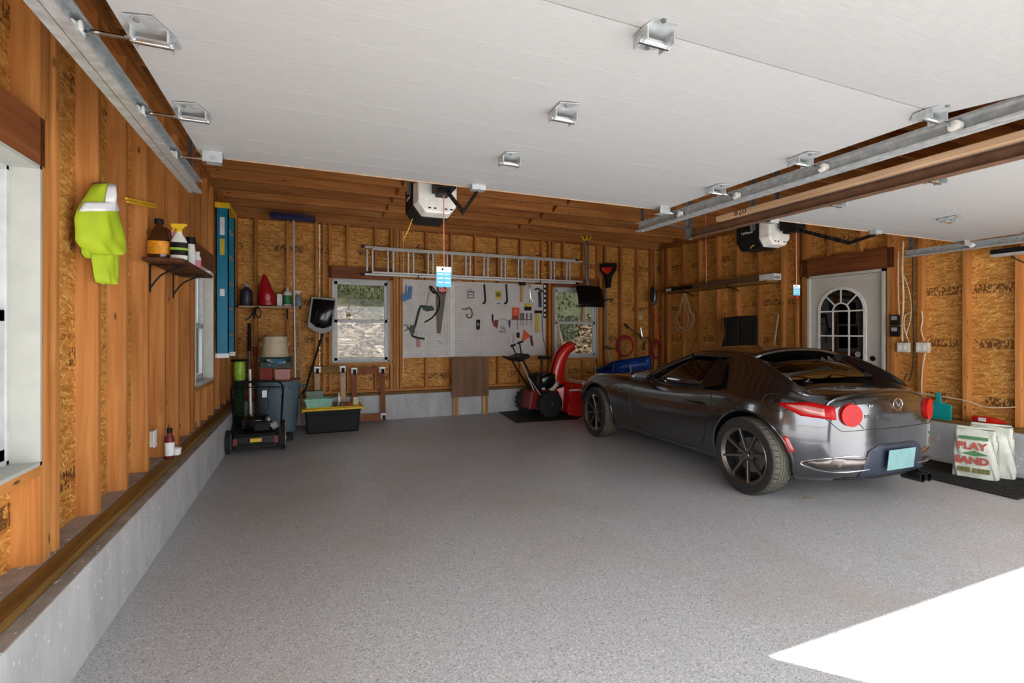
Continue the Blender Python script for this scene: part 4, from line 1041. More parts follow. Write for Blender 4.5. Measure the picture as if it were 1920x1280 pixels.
# safety vest on a nail
vp0 = Vector((-.99, 2.93, 0)); vd = Vector((.50, 1, 0)).normalized(); vn = Vector((vd.y, -vd.x, 0))
def VP(u, v):
    d = ray(u, v); t = vp0.dot(vn)/d.dot(vn); q = d*t; return Vector((q.x, q.y, CAMH+q.z))
vest = thing('safety_vest', 'lime hi-vis safety vest with white reflective stripes hung on a stud', 'vest', VP(190, 533))
def cloth(name, rows, m, parent, depth=.035, off=0.0, seed=1):
    """rows of (v, uleft, uright) in the photo -> double-sided folded cloth with bulge"""
    rg = random.Random(seed); P = []; Q = []; nx = 12
    for i, (v, a, b) in enumerate(rows):
        r1, r2 = [], []
        for j in range(nx+1):
            s = j/nx; p = VP(a+(b-a)*s, v); k = math.sin(PI*s)**.7
            wv = .010*math.sin(s*9+i*.6+seed)+.006*math.sin(s*17-i*1.1)
            r1.append(p+vn*(off+depth*k+wv*k)); r2.append(p-vn*(.004-off*.2))
        P.append(r1); Q.append(r2)
    h, w_ = len(P), nx+1; mb = MB(); mb.grid(P); mb.grid([r[::-1] for r in Q])
    n0 = h*w_
    for i in range(h-1):
        mb.f.append((i*w_, (i+1)*w_, n0+(i+1)*w_+nx, n0+i*w_+nx)); mb.f.append((i*w_+nx, n0+i*w_, n0+(i+1)*w_, (i+1)*w_+nx))
    mb.f.append(tuple(range(w_))[::-1]+tuple(n0+k for k in range(w_))[::-1]); mb.f.append(tuple((h-1)*w_+k for k in range(w_))+tuple(n0+(h-1)*w_+k for k in range(w_)))
    return mb.build(name, m, parent, smooth='all')
cloth('body_fabric', [(344, 178, 205), (352, 170, 210), (365, 162, 214), (380, 152, 217), (395, 144, 221), (410, 140, 226), (430, 142, 231), (450, 142, 235), (462, 150, 236), (472, 165, 236), (478, 172, 228)], 'hivis', vest, .05, 0, 1)
VROWS = [(344, 178, 205), (352, 170, 210), (365, 162, 214), (380, 152, 217), (395, 144, 221), (410, 140, 226)]
def vest_surf(u, v):
    for (v0, a0, b0), (v1, a1, b1) in zip(VROWS, VROWS[1:]):
        if v0 <= v <= v1: break
    f = (v-v0)/(v1-v0); a, b = a0+(a1-a0)*f, b0+(b1-b0)*f; i = VROWS.index((v0, a0, b0))+f
    s = min(.999, max(.001, (u-a)/(b-a))); k = math.sin(PI*s)**.7
    wv = .010*math.sin(s*9+i*.6+1)+.006*math.sin(s*17-i*1.1)
    return VP(u, v)+vn*(.05*k+wv*k+.007)
def vest_stripes():
    for rows in ([(379, 153, 216), (384, 150, 218), (390, 147, 219), (396, 144, 221)], [(346, 187, 204), (356, 185, 203), (368, 181, 202), (380, 178, 202)]):
        MB().grid([[vest_surf(a+(b-a)*j/14, v) for j in range(15)] for v, a, b in rows]).build('reflective_stripe', 'reflective', vest, smooth='all', solid=.004)
cloth('lower_fold', [(460, 172, 226), (480, 174, 226), (500, 177, 226), (520, 180, 226), (528, 182, 225), (533, 195, 222)], 'hivis', vest, .03, -.012, 3)
cloth('side_flap', [(440, 150, 170), (460, 156, 172), (475, 158, 173), (484, 164, 170)], 'hivis', vest, .02, -.018, 5)
sp = [(378, 155, 218), (384, 151, 219), (391, 147, 221), (398, 143, 224)]
vest_stripes()
MB().cyl(VP(191, 343)-vn*.05, VP(191, 343)+vn*.03, .003, n=6).build('nail', 'galv_dark', vest)
# folding rule
a, b = PX(237, 372, XL+.006), PX(290, 384, XL+.006)
o = MB().bar(a, b, .012, .016, (1,0,0)).bar(a+Vector((0,.02,-.014)), b+Vector((0,.03,-.012)), .012, .012, (1,0,0)).build('folding_rule', 'yellow'); tag(o, 'yellow folding rule lying flat against studs beside the vest', 'ruler')
# bottle shelf
sh = thing('bottle_shelf', 'dark wooden shelf on black brackets with bottles on the left wall', 'shelf', (-.86, 4.24, 1.77))
MB().box(-.969, -.744, 3.73, 4.76, 1.768, 1.792).build('board', 'dark_shelf', sh, bevel=.002)
for y in (3.90, 4.50):
    o = MB().bar((-.966, y, 1.766), (-.966, y, 1.58), .022, .005, (1,0,0)).bar((-.966, y, 1.763), (-.76, y, 1.763), .022, .005, (0,0,1)).build('bracket', 'black_plastic', sh)
    MB().tube(smoothpath([(-.964, y, 1.61), (-.90, y, 1.70), (-.79, y, 1.758)]), .006, 6).build('brace', 'black_plastic', o)
ZSH = 1.792
t = thing('oil_jug', 'brown see-through jug with orange label on the wall shelf', 'jug', (-.90, 3.83, ZSH))
jar(MB(), (-.90, 3.83, ZSH), [(.058, 0), (.064, .01), (.064, .12), (.056, .16), (.03, .20), (.022, .215), (.022, .23)], sq=(1, .6)).build('bottle', 'amber', t, smooth=True)
MB().tube(smoothpath([(-.875, 3.83, ZSH+.20), (-.85, 3.83, ZSH+.185), (-.845, 3.83, ZSH+.14), (-.85, 3.83, ZSH+.11)]), .012, 8).build('handle', 'amber', t, smooth=True)
jar(MB(), (-.90, 3.83, ZSH), [(.0655, .03), (.0655, .115)], sq=(1, .61)).build('label_wrap', 'orange_label', t, smooth=True)
MB().lathe([(.026, .23), (.026, .258), (.02, .262)], (-.90, 3.83, ZSH), 16).build('cap', 'black_plastic', t, smooth=True)
def sprayer(name, label, x, y, z, s, bodym, trig, lab=None, group=None):
    t = thing(name, label, 'spray bottle', (x, y, z))
    MB().lathe([(.05*s, 0), (.056*s, .01*s), (.056*s, .12*s), (.045*s, .155*s), (.022*s, .19*s), (.018*s, .21*s)], (x, y, z), 20, None, (1, .6)).build('bottle', bodym, t, smooth=True)
    if lab:
        l = MB().lathe([(.0575*s, .03*s), (.0575*s, .125*s)], (x, y, z), 20, None, (1, .61)).build('label_wrap', lab, t, smooth=True)
    if trig:
        MB().lathe([(.022*s, .205*s), (.022*s, .225*s), (.012*s, .228*s)], (x, y, z), 12).build('collar', trig, t, smooth=True)
        MB().prism([(x+a*s, y-.013*s, z+b*s) for a, b in ((-.05, .262), (-.045, .235), (-.015, .226), (.02, .226), (.035, .245), (.055, .255), (.05, .268))], (0, .026*s, 0)).build('spray_head', trig, t, bevel=.003)
        MB().prism([(x+a*s, y-.006*s, z+b*s) for a, b in ((-.035, .238), (-.045, .20), (-.038, .198), (-.022, .236))], (0, .012*s, 0)).build('trigger', trig, t)
    return t
t = sprayer('spray_bottle', 'white spray bottle with black label and yellow trigger on the wall shelf', -.785, 3.80, ZSH, .88, 'white_plastic', 'yellow', 'black_plastic')
MB().lathe([(.0585*.88, .068*.88), (.0585*.88, .085*.88)], (-.785, 3.80, ZSH), 20, None, (1, .62)).build('label_stripe', 'lime', t, smooth=True)
def simple_bottle(name, label, cat, x, y, z, r, h, m, capm, caph=.03, lab=None, neck=.45, n=18, group=None):
    t = thing(name, label, cat, (x, y, z), group=group)
    MB().lathe([(r*.92, 0), (r, .008), (r, h*.72), (r*.9, h*.80), (r*neck, h*.92), (r*neck, h)], (x, y, z), n).build('bottle', m, t, smooth=True)
    MB().lathe([(r*neck*1.15, h*.97), (r*neck*1.15, h*.97+caph), (r*neck, h*.97+caph+.003)], (x, y, z), n).build('cap', capm, t, smooth=True)
    if lab: MB().lathe([(r*1.015, h*.12), (r*1.015, h*.62)], (x, y, z), n, cap=False).build('label_wrap', lab, t, smooth=True)
    return t
simple_bottle('plastic_bottle', 'pink capped bottle half hidden behind the yellow spray trigger', 'bottle', -.89, 4.10, ZSH, .042, .20, 'red_plastic', 'pink', .045, None, .7)
simple_bottle('plastic_bottle', 'green and yellow bottle with white cap on the wall shelf', 'bottle', -.84, 4.20, ZSH, .030, .17, 'lime', 'white_plastic', .02, 'green_label', .6)
simple_bottle('spray_can', 'white can with a black cap on the wall shelf', 'spray can', -.82, 4.33, ZSH, .033, .19, 'white_plastic', 'black_plastic', .05, 'white_card', .85)
simple_bottle('plastic_bottle', 'small white tube bottle with red label near the shelf end', 'bottle', -.80, 4.45, ZSH, .028, .13, 'white_plastic', 'white_plastic', .02, 'pink', .6)
simple_bottle('dark_bottle', 'dark brown bottle at the far end of the wall shelf', 'bottle', -.84, 4.56, ZSH, .035, .16, 'amber', 'maroon', .02, None, .5)
o = MB().box(-.78, -.75, 4.69, 4.74, ZSH, ZSH+.03).build('small_box', 'white_card'); tag(o, 'tiny white box at the far edge of the wall shelf', 'box')
# bits on the sill
p = PX(284, 822, XL-.045); t = thing('outlet_box', 'cream outlet box fixed between studs low on the left wall', 'outlet', p)
MB().box(p.x-.035, p.x+.02, p.y-.03, p.y+.03, p.z-.055, p.z+.055).build('box', 'outlet', t, bevel=.004); MB().box(p.x+.02, p.x+.024, p.y-.035, p.y+.035, p.z-.06, p.z+.06).build('cover_plate', 'white_card', t)
simple_bottle('lotion_bottle', 'dark red bottle standing on the sill beam between studs', 'bottle', -.925, PX(318, 830, -.925).y, ZS, .03, .19, 'maroon', 'black_plastic', .03, 'white_card', .5)
o = MB().lathe([(.03, 0), (.036, .05), (.034, .05), (.028, .004), (.001, .003)], (-.91, PX(330, 830, -.91).y, ZS), 16).build('paper_cup', 'white_plastic', smooth=True); tag(o, 'small white cup beside the dark red bottle on the sill', 'cup')
# teal step ladder hung on the left wall
t = thing('step_ladder', 'teal fibreglass step ladder hanging folded by the far left window', 'step ladder', (-.9, 6.55, 1.05))
z0, z1 = 1.06, 2.70
for y in (6.30, 6.80):
    o = MB().box(-.955, -.83, y, y+.006, z0, z1).box(-.955, -.945, y-.0, y+.03, z0, z1).box(-.84, -.83, y, y+.03, z0, z1).build('front_rail', 'teal_ladder', t)
    MB().box(-.955, -.90, y+.035, y+.041, z0+.02, z1-.02).build('rear_rail', 'teal_ladder', t)
    MB().box(-.96, -.825, y-.004, y+.034, z0-.03, z0+.02).build('foot', 'white_card', t)
for k in range(5): MB().box(-.95, -.845, 6.306, 6.83, z0+.22+k*.30, z0+.245+k*.30).build('step', 'alu', t)
for k in range(4): MB().box(-.955, -.93, 6.306, 6.83, z0+.30+k*.36, z0+.32+k*.36).build('rear_brace', 'alu', t)
MB().box(-.965, -.815, 6.27, 6.85, z1, z1+.06).build('top_cap', 'yellow', t, bevel=.008)
for (za, zb, m) in ((2.40, 2.60, 'white_card'), (2.18, 2.36, 'tool_yellow'), (1.72, 1.80, 'white_card')): MB().box(-.915, -.87, 6.2985, 6.30, za, zb).build('sticker', m, t)
MB().cyl((-.97, 6.55, z1+.0), (-.86, 6.55, z1-.02), .006, n=6).build('hook', 'galv_dark', t)
# ------------------------------------------------------------------ back wall: left corner
t = thing('back_shelf', 'narrow black shelf with jugs in the back left corner', 'shelf', (-.5, 7.6, 1.66))
MB().box(-.93, -.10, 7.42, 7.678, 1.655, 1.675).build('board', 'black_plastic', t)
MB().box(-.86, -.13, 7.412, 7.42, 1.648, 1.672).build('edge_strip', 'pole_wood', t)
for x in (-.70, -.28): MB().bar((x, 7.675, 1.65), (x, 7.675, 1.5), .02, .004, (0,1,0)).bar((x, 7.675, 1.52), (x, 7.46, 1.648), .014, .004, (1,0,0)).build('bracket', 'black_plastic', t)
ZB = 1.675
simple_bottle('dark_jug', 'dark grey jug with a pale cap at the left end of the corner shelf', 'jug', PY(462, 560, 7.55).x, 7.55, ZB, .075, .27, 'dark_blue_plastic', 'grey_plastic', .03, None, .3)
x = PY(501, 560, 7.55).x
t = thing('funnel_bag', 'tall dark red pointed bag on the corner shelf', 'bag', (x, 7.55, ZB))
MB().lathe([(.12, 0), (.125, .05), (.11, .16), (.07, .30), (.03, .40), (.012, .43)], (x, 7.55, ZB+.011), 16, Matrix.Rotation(R(-5), 4, 'Y'), (.9, .7)).build('bag', 'red_plastic', t, smooth=True)
MB().ell((x+.01, 7.47, ZB+.12), (.035, .012, .05), 12, 8).build('printed_mark', 'pink', t)
x = PY(524, 560, 7.55).x; o = MB().box(x-.03, x+.035, 7.52, 7.58, ZB, ZB+.17).build('carton', 'white_card', bevel=.004); tag(o, 'plain white carton beside the red pointed bag', 'box')
t = simple_bottle('cleaner_jug', 'white jug with a green label on the corner shelf', 'jug', PY(539, 560, 7.55).x, 7.55, ZB, .056, .25, 'white_plastic', 'white_plastic', .025, 'green_label', .3)
sprayer('spray_bottle', 'grey spray bottle at the right end of the corner shelf', PY(559, 560, 7.55).x, 7.55, ZB, .85, 'tool_grey', 'white_plastic')
x = PY(480, 585, 7.40).x
o = MB().tube(smoothpath([(x+.0, 7.404, 1.66), (x-.05, 7.40, 1.55), (x-.12, 7.40, 1.47)]), .008, 6).build('strap', 'black_plastic'); tag(o, 'black strap dangling straight from the corner shelf edge', 'strap')
o = MB().tube(smoothpath([(x+.02, 7.404, 1.66), (x+.06, 7.40, 1.58), (x+.03, 7.40, 1.51), (x-.01, 7.40, 1.58), (x+.02, 7.403, 1.66)]), .009, 6).build('strap', 'black_plastic'); tag(o, 'black strap looped below the corner shelf edge', 'strap')
# push broom, poles
xb = PY(550, 415, 7.38).x; zb = PY(550, 411, 7.38).z
t = thing('push_broom', 'navy push broom standing head up on a long silver pole', 'broom', (xb, 7.38, .0))
xl, xr = PY(507, 410, 7.38).x, PY(592, 412, 7.38).x
MB().box(xl, xr, 7.345, 7.415, zb-.015, zb+.03).build('head', 'navy', t, bevel=.006)
m = MB()
rg = random.Random(3)
for k in range(90): 
    xx = xl+(xr-xl)*(k+.5)/90; m.box(xx-.002, xx+.002, 7.35+rg.uniform(0, .03), 7.385+rg.uniform(.0, .03), zb+.03, zb+.075+rg.uniform(-.008, .008))
m = m.build('bristles', 'navy', t); m['kind'] = 'stuff'
MB().cyl((xb, 7.38, zb-.01), (xb+.03, 7.40, .01), .013, n=10).build('pole', 'alu', t, smooth=True)
x1 = PY(563, 640, 7.5).x
for i, (ua, va, ub, vb, m, lb) in enumerate(((551, 585, 553, 720, 'steel_grey', 'grey steel pole leaning behind the trash can'), (561, 600, 565, 725, 'pole_wood', 'weathered wooden pole leaning right of the silver broom pole'))):
    a, b = PY(ua, va, 7.62), PY(ub, vb, 7.50); o = MB().cyl((a.x, a.y, a.z), (b.x+.01, 7.47, .02), .013, n=10).build('pole', m, smooth=True); tag(o, lb, 'pole')
a = PY(468, 606, 7.62); t = thing('long_tool', 'black handled long tool standing in the back left corner', 'tool', (a.x, 7.6, 0))
MB().cyl((a.x, 7.6, a.z), (a.x, 7.58, a.z-.38), .022, n=10).build('grip', 'black_plastic', t, smooth=True); MB().cyl((a.x, 7.58, a.z-.38), (a.x+.0, 7.50, .02), .013, n=10).build('shaft', 'steel_grey', t, smooth=True)
a = PY(479, 650, 7.62); t = thing('garden_tool', 'wooden handled tool standing behind the mower', 'tool', (a.x, 7.6, 0))
MB().cyl((a.x, 7.61, a.z), (a.x+.02, 7.46, .02), .016, n=10).build('handle', 'dolly_wood', t, smooth=True); MB().cyl((a.x, 7.61, a.z), (a.x, 7.60, a.z-.14), .03, .03, 10).build('sleeve', 'brick_red', t, smooth=True)
# black snow scoop
def scoop():
    Y0 = 7.50
    t = thing('snow_scoop', 'black scoop shovel with grey rim hung blade up beside the window', 'shovel', PY(600, 700, Y0))
    o4 = [PY(u, v, Y0) for u, v in ((584, 556), (630, 560), (624, 618), (607, 626), (590, 622), (576, 612))]
    MB().prism(o4, (0, -.03, 0)).build('rim', 'grey_plastic', t, bevel=.008)
    i4 = [PY(u, v, Y0) for u, v in ((586, 558), (629, 562), (622, 612), (606, 617), (592, 614), (580, 604))]
    c = sum(i4, Vector())/6; n6 = []
    rows = []
    for k in range(7):
        s = 1-k/6*.999; rows.append([c+(p-c)*s*.95+Vector((0, -.034+.0-.05*(1-s*s), 0)) for p in i4+[i4[0]]])
    MB().grid(rows).build('blade', 'black_gloss', t, smooth='all')
    a, b = PY(606, 622, Y0-.01), PY(578, 712, Y0-.02)
    MB().tube([(a.x, Y0-.01, a.z+.1), (a.x, Y0-.01, a.z), (b.x, Y0-.02, b.z)], [.015, .015, .014], 8).build('handle', 'black_plastic', t, smooth=True)
    MB().tube([Vector((b.x, Y0-.02, b.z)), Vector((b.x-.03, Y0-.02, b.z-.12)), Vector((b.x-.08, Y0, b.z-.2))], .014, 8).build('grip', 'black_plastic', t, smooth=True)
scoop()
# trash can with contents
CX, CY = -.37, 7.10
t = thing('trash_can', 'large blue-grey plastic trash can behind the mower', 'trash can', (CX, CY, 0))
MB().lathe([(.205, 0), (.215, .01), (.25, .50), (.258, .56), (.258, .66), (.272, .665), (.272, .69), (.25, .69), (.24, .45), (.2, .02), (.001, .018)], (CX, CY, 0), 36).build('can', 'can_grey', t, smooth=True)
for s in (-1, 1):
    MB().tube(smoothpath([(CX+s*.265, CY-.07, .62), (CX+s*.32, CY-.06, .60), (CX+s*.32, CY+.06, .60), (CX+s*.265, CY+.07, .62)]), .014, 8).build('handle', 'can_grey', t, smooth=True)
for k, ch in enumerate('BRUTE'):
    a = R(-90+ (k-2)*13 + 6); r = .267
    text(ch, .055, 'stamp_ink', t, frame((CX+r*math.cos(a), CY+r*math.sin(a), .615), (-math.sin(a), math.cos(a), 0), (0, 0, 1)))
o = MB().prism([(CX+a, CY-.12, b) for a, b in ((-.27, .69), (.27, .69), (.24, .705), (-.24, .705))], (0, .24, 0)).build('plank', 'dolly_wood'); tag(o, 'narrow board laid across the trash can', 'board')
ux = PY(517, 700, CY).x
t = thing('brick', 'dark red block on the trash can', 'block', (PY(500, 715, CY).x, CY, .705)); x = PY(500, 715, CY).x; MB().box(x-.075, x+.07, CY-.1, CY+.05, .705, .86).build('block', 'brick_red', t, bevel=.006)
x = PY(531, 712, CY).x; o = MB().box(x-.095, x+.085, CY-.1, CY+.05, .705, .84).build('foam_block', 'pink_block', bevel=.008); tag(o, 'pale pink block beside the red one on the trash can', 'block')
x = PY(518, 695, CY).x
t = thing('rope_tray', 'dark crate heaped with blue and white rope on the blocks', 'crate', (x, CY, .862))
MB().box(x-.19, x+.19, CY-.11, CY+.12, .862, .875).box(x-.19, x-.18, CY-.11, CY+.12, .875, 1.0).box(x+.18, x+.19, CY-.11, CY+.12, .875, 1.0).box(x-.19, x+.19, CY-.11, CY-.10, .875, .93).box(x-.19, x+.19, CY+.11, CY+.12, .875, 1.0).build('crate', 'green_dark', t)
rg = random.Random(9)
for k in range(5):
    pts = [Vector((x-.13+.26*rg.random(), CY-.14+.14*rg.random(), .885+.09*rg.random())) for _ in range(8)]
    MB().tube(smoothpath(pts, 5), .008, 6).build('rope', 'rope_blue' if k % 3 else 'cream', t, smooth=True)
x = PY(515, 650, CY).x
t = thing('bucket', 'cream plastic bucket turned upside down above the trash can', 'bucket', (x, CY+.02, 1.0))
MB().lathe([(.165, 0), (.172, .012), (.165, .03), (.160, .03), (.145, .26), (.125, .275), (.001, .276)], (x, CY+.02, 1.0), 32).build('pail', 'cream', t, smooth=True)
for s in (-1, 1): MB().ell((x+s*.165, CY+.02, 1.16), (.012, .03, .03), 10, 6).build('handle_boss', 'cream', t)
# lawn mower
t = thing('lawn_mower', 'black lawn mower with yellow label by the left wall', 'lawn mower', (-.535, 6.06, 0), R(3), local=True)
def mowr():
    MB().prism([(-.23, -.02, .05), (.23, -.02, .05), (.23, -.02, .17), (.19, -.02, .21), (-.19, -.02, .21), (-.23, -.02, .17)], (0, .62, 0)).build('deck', 'black_plastic', t, bevel=.02)
    MB().box(-.21, .21, -.05, -.02, .10, .19).build('front_panel', 'black_gloss', t, bevel=.006)
    MB().box(-.19, .19, -.053, -.045, .055, .10).build('skirt', 'black_plastic', t)
    for s in (-1, 1): MB().box(s*.20-.02, s*.20+.02, -.054, -.048, .10, .17).build('side_accent', 'red_dark', t)
    lb = MB().box(-.055, .055, -.054, -.05, .125, .162).build('label_plate', 'yellow', t)
    e = MB().lathe([(.15, .20), (.155, .24), (.15, .33), (.11, .37), (.05, .375), (.001, .376)], (0, .28, 0), 24).build('engine', 'black_gloss', t, smooth=True)
    MB().box(-.03, .14, .06, .16, .21, .32).build('fuel_tank', 'black_plastic', t, bevel=.02)
    MB().lathe([(.03, 0), (.035, .02), (.02, .05), (.001, .051)], (.12, .10, .32), 14).build('fuel_cap', 'steel_grey', t, smooth=True)
    MB().lathe([(.045, 0), (.045, .06), (.03, .07), (.001, .071)], (.15, .12, .25), 14, Matrix.Rotation(R(60), 4, 'Y')).build('air_filter', 'grey_plastic', t, smooth=True)
    for x, y, r in ((-.27, .05, .125), (.27, .05, .125), (-.27, .55, .125), (.27, .55, .125)):
        s = 1 if x > 0 else -1; M3 = Matrix.Rotation(s*PI/2, 4, 'Y')
        w_ = MB().lathe([(r*.72, -.022), (r, -.022), (r, .022), (r*.72, .022)], (x, y, r), 28, M3).build('wheel', 'rubber', t, smooth=True)
        MB().lathe([(r*.70, .0), (r*.70, .026), (r*.35, .02), (r*.15, .03), (.001, .031)], (x, y, r), 20, M3).build('wheel_cap', 'white_plastic', w_, smooth=True)
        MB().lathe([(r*.70, -.026), (r*.3, -.03), (.001, -.031)], (x, y, r), 20, M3).build('wheel_cap', 'white_plastic', w_, smooth=True)
    for s in (-1, 1):
        MB().tube(smoothpath([(s*.25, .56, .16), (s*.26, .54, .38), (s*.27, .44, .60), (s*.255, .40, .70), (s*.20, .385, .735)]), .012, 8).build('handle_bar', 'black_plastic', t, smooth=True)
        MB().ell((s*.265, .47, .54), (.018, .03, .018), 8, 6).build('wing_nut', 'black_plastic', t)
    MB().tube(smoothpath([(-.20, .385, .735), (0, .38, .742), (.20, .385, .735)]), .013, 8).build('handle_grip', 'black_plastic', t, smooth=True)
    MB().tube(smoothpath([(-.24, .40, .66), (-.20, .34, .675), (0, .33, .68), (.20, .34, .675), (.24, .40, .66)]), .007, 6).build('brake_bail', 'black_plastic', t, smooth=True)
    MB().tube(smoothpath([(.14, .36, .67), (.1, .35, .55), (.12, .33, .45), (.05, .3, .37)]), .004, 5).build('cable', 'dark_cord', t)
    MB().box(.05, .10, .31, .325, .56, .64).build('hang_tag', 'white_card', t)
    MB().box(.27, .38, .22, .42, .05, .12).build('discharge_chute', 'black_plastic', t, bevel=.01)
mowr()
# ribbed green tube and silver pipe standing behind the mower
p = PY(449, 690, 6.80); t = thing('ribbed_tube', 'dark green ribbed tube with lime green end behind the mower', 'tube', (p.x, 6.80, 0))
prof = [(.055, .0)]
for k in range(40): prof += [(.06, .01+k*.018), (.052, .019+k*.018)]
MB().lathe(prof+[(.055, .735)], (p.x, 6.80, 0), 20).build('tube', 'green_dark', t, smooth=True)
MB().lathe([(.058, .735), (.062, .76), (.062, .93), (.055, .96), (.001, .961)], (p.x, 6.80, 0), 20).build('end_piece', 'lime', t, smooth=True)
MB().tube(ring((p.x, 6.80, .975), .085, 'z', 20), .012, 6, closed=True).build('top_ring', 'black_plastic', t, smooth=True)
p = PY(472, 690, 6.85); o = MB().cyl((p.x, 6.80, 0), (p.x-.02, 6.84, .86), .018, n=12).build('metal_pipe', 'alu', smooth=True); tag(o, 'short silver pipe standing between ribbed tube and trash can', 'pipe')
# tote with things on it
t = thing('storage_tote', 'black storage tote with a bright yellow lid', 'storage box', (.30, 7.04, 0))
def taper(x0, x1, y0, y1, z0, z1, k): 
    cx, cy = (x0+x1)/2, (y0+y1)/2; a, b = (x1-x0)/2, (y1-y0)/2
    vs_ = [(cx+sx*a*k, cy+sy*b*k, z0) for sy in (-1, 1) for sx in (-1, 1)]+[(cx+sx*a, cy+sy*b, z1) for sy in (-1, 1) for sx in (-1, 1)]
    return MB().add(vs_, [(0,2,3,1),(4,5,7,6),(0,1,5,4),(2,6,7,3),(0,4,6,2),(1,3,7,5)])
taper(-.05, .64, 6.83, 7.25, 0, .30, .93).build('tub', 'black_plastic', t, bevel=.02)
MB().box(-.02, .61, 6.815, 6.835, .235, .25).build('side_rib', 'black_plastic', t, bevel=.004)
MB().box(-.085, .675, 6.80, 7.28, .30, .328).build('lid', 'yellow', t, bevel=.008)
MB().box(-.04, .63, 6.84, 7.24, .328, .338).build('lid_raised', 'yellow', t, bevel=.006)
for s, x in ((-1, -.09), (1, .66)): MB().box(x, x+.022, 6.96, 7.12, .25, .32).build('latch', 'yellow', t, bevel=.004)
ZTt = .338
x = PY(598, 745, 6.95).x
t = thing('mint_bin', 'mint green open plastic bin on the yellow lid', 'bin', (x, 6.97, ZTt))
def openbox(cx, cy, z, a, b, h, k, th=.006):
    m = MB(); out0 = [(cx+sx*a*k, cy+sy*b*k, z) for sx, sy in ((-1,-1),(1,-1),(1,1),(-1,1))]; out1 = [(cx+sx*a, cy+sy*b, z+h) for sx, sy in ((-1,-1),(1,-1),(1,1),(-1,1))]
    in1 = [(cx+sx*(a-th), cy+sy*(b-th), z+h) for sx, sy in ((-1,-1),(1,-1),(1,1),(-1,1))]; in0 = [(cx+sx*(a*k-th), cy+sy*(b*k-th), z+th) for sx, sy in ((-1,-1),(1,-1),(1,1),(-1,1))]
    f = [(3, 2, 1, 0), (12, 13, 14, 15)]
    for i in range(4):
        j = (i+1) % 4; f += [(i, j, 4+j, 4+i), (4+i, 4+j, 8+j, 8+i), (8+i, 8+j, 12+j, 12+i)]
    return m.add(out0+out1+in1+in0, f)
openbox(x, 6.97, ZTt, .17, .11, .105, .86).build('tub', 'mint', t); MB().box(x-.18, x+.18, 6.855, 6.862, ZTt+.095, ZTt+.11).build('rim', 'mint', t)
x = PY(590, 742, 7.15).x; o = taper(x-.11, x+.11, 7.10, 7.22, ZTt, ZTt+.19, .92).build('sage_box', 'sage', bevel=.008); tag(o, 'grey-green box behind the mint bin', 'box')
x = PY(636, 745, 7.02).x; simple_bottle('glue_bottle', 'slim white bottle on the yellow lid', 'bottle', x, 7.05, ZTt, .02, .13, 'white_plastic', 'white_plastic', .03, None, .4)
x = PY(667, 748, 6.98).x; o = MB().box(x-.035, x+.035, 6.95, 7.03, ZTt, ZTt+.105).build('paper_cup', 'cream', bevel=.006); tag(o, 'square cream carton at the right end of the yellow lid', 'box')
for i, (u, r, m) in enumerate(((629, .02, 'dark_blue_plastic'), (641, .028, 'rust_brown'), (652, .022, 'brick_red'))):
    x = PY(u, 758, 6.92).x; o = MB().lathe([(r, 0), (r*1.1, .012), (r*1.1, .045), (r*.7, .05)], (x, 6.90, ZTt), 14).build('small_jar', m, smooth=True); tag(o, ('dark low jar next to the mint bin', 'brown low jar in the middle of the yellow lid', 'small reddish jar right of the brown one')[i], 'jar')
# furniture dollies leaning on the wall
def dolly(label, x0, x1, z1, Y0, lean, mh, mv):
    t = thing('furniture_dolly', label, 'dolly', ((x0+x1)/2, Y0, 0), local=False)
    b = .075
    def L(x, z): return Vector((x, Y0+lean*(z/z1), z))
    for za in (.02, z1-.105): 
        q = [L(x0, za), L(x1, za), L(x1, za+.105), L(x0, za+.105)]; MB().prism(q, (0, -.022, 0)).build('cross_board', mh if za > .1 else 'dolly_wood', t, bevel=.003)
    for xa in (x0+.01, x1-b-.01):
        q = [L(xa, .02), L(xa+b, .02), L(xa+b, z1-.105), L(xa, z1-.105)]; q = [p+Vector((0, .023, 0)) for p in q]; MB().prism(q, (0, -.022, 0)).build('side_board', mv, t, bevel=.003)
    for xa in (x0+.05, x1-.05):
        for za in (.075, z1-.055):
            p = L(xa, za)+Vector((0, -.024, 0))
            c = MB().box(p.x-.042, p.x+.042, p.y-.004, p.y, p.z-.05, p.z+.05).build('caster_plate', 'alu', t)
            MB().box(p.x-.03, p.x-.024, p.y-.07, p.y-.004, p.z-.03, p.z+.03).box(p.x+.024, p.x+.03, p.y-.07, p.y-.004, p.z-.03, p.z+.03).build('fork', 'alu', c)
            MB().lathe([(.012, -.018), (.034, -.018), (.034, .018), (.012, .018)], (p.x, p.y-.058, p.z-.008), 18, Matrix.Rotation(PI/2, 4, 'Y')).build('caster_wheel', 'rubber', c, smooth=True)
a, b = PY(588, 690, 7.50).x, PY(650, 690, 7.50).x
dolly('wooden furniture dolly behind the yellow lidded tote', a, b, .83, 7.43, .16, 'treated_x', 'pole_wood')
a, b = PY(658, 690, 7.50).x, PY(724, 690, 7.50).x
dolly('wooden furniture dolly standing clear on the bare floor', a, b, .80, 7.43, .16, 'dolly_wood', 'dolly_wood')
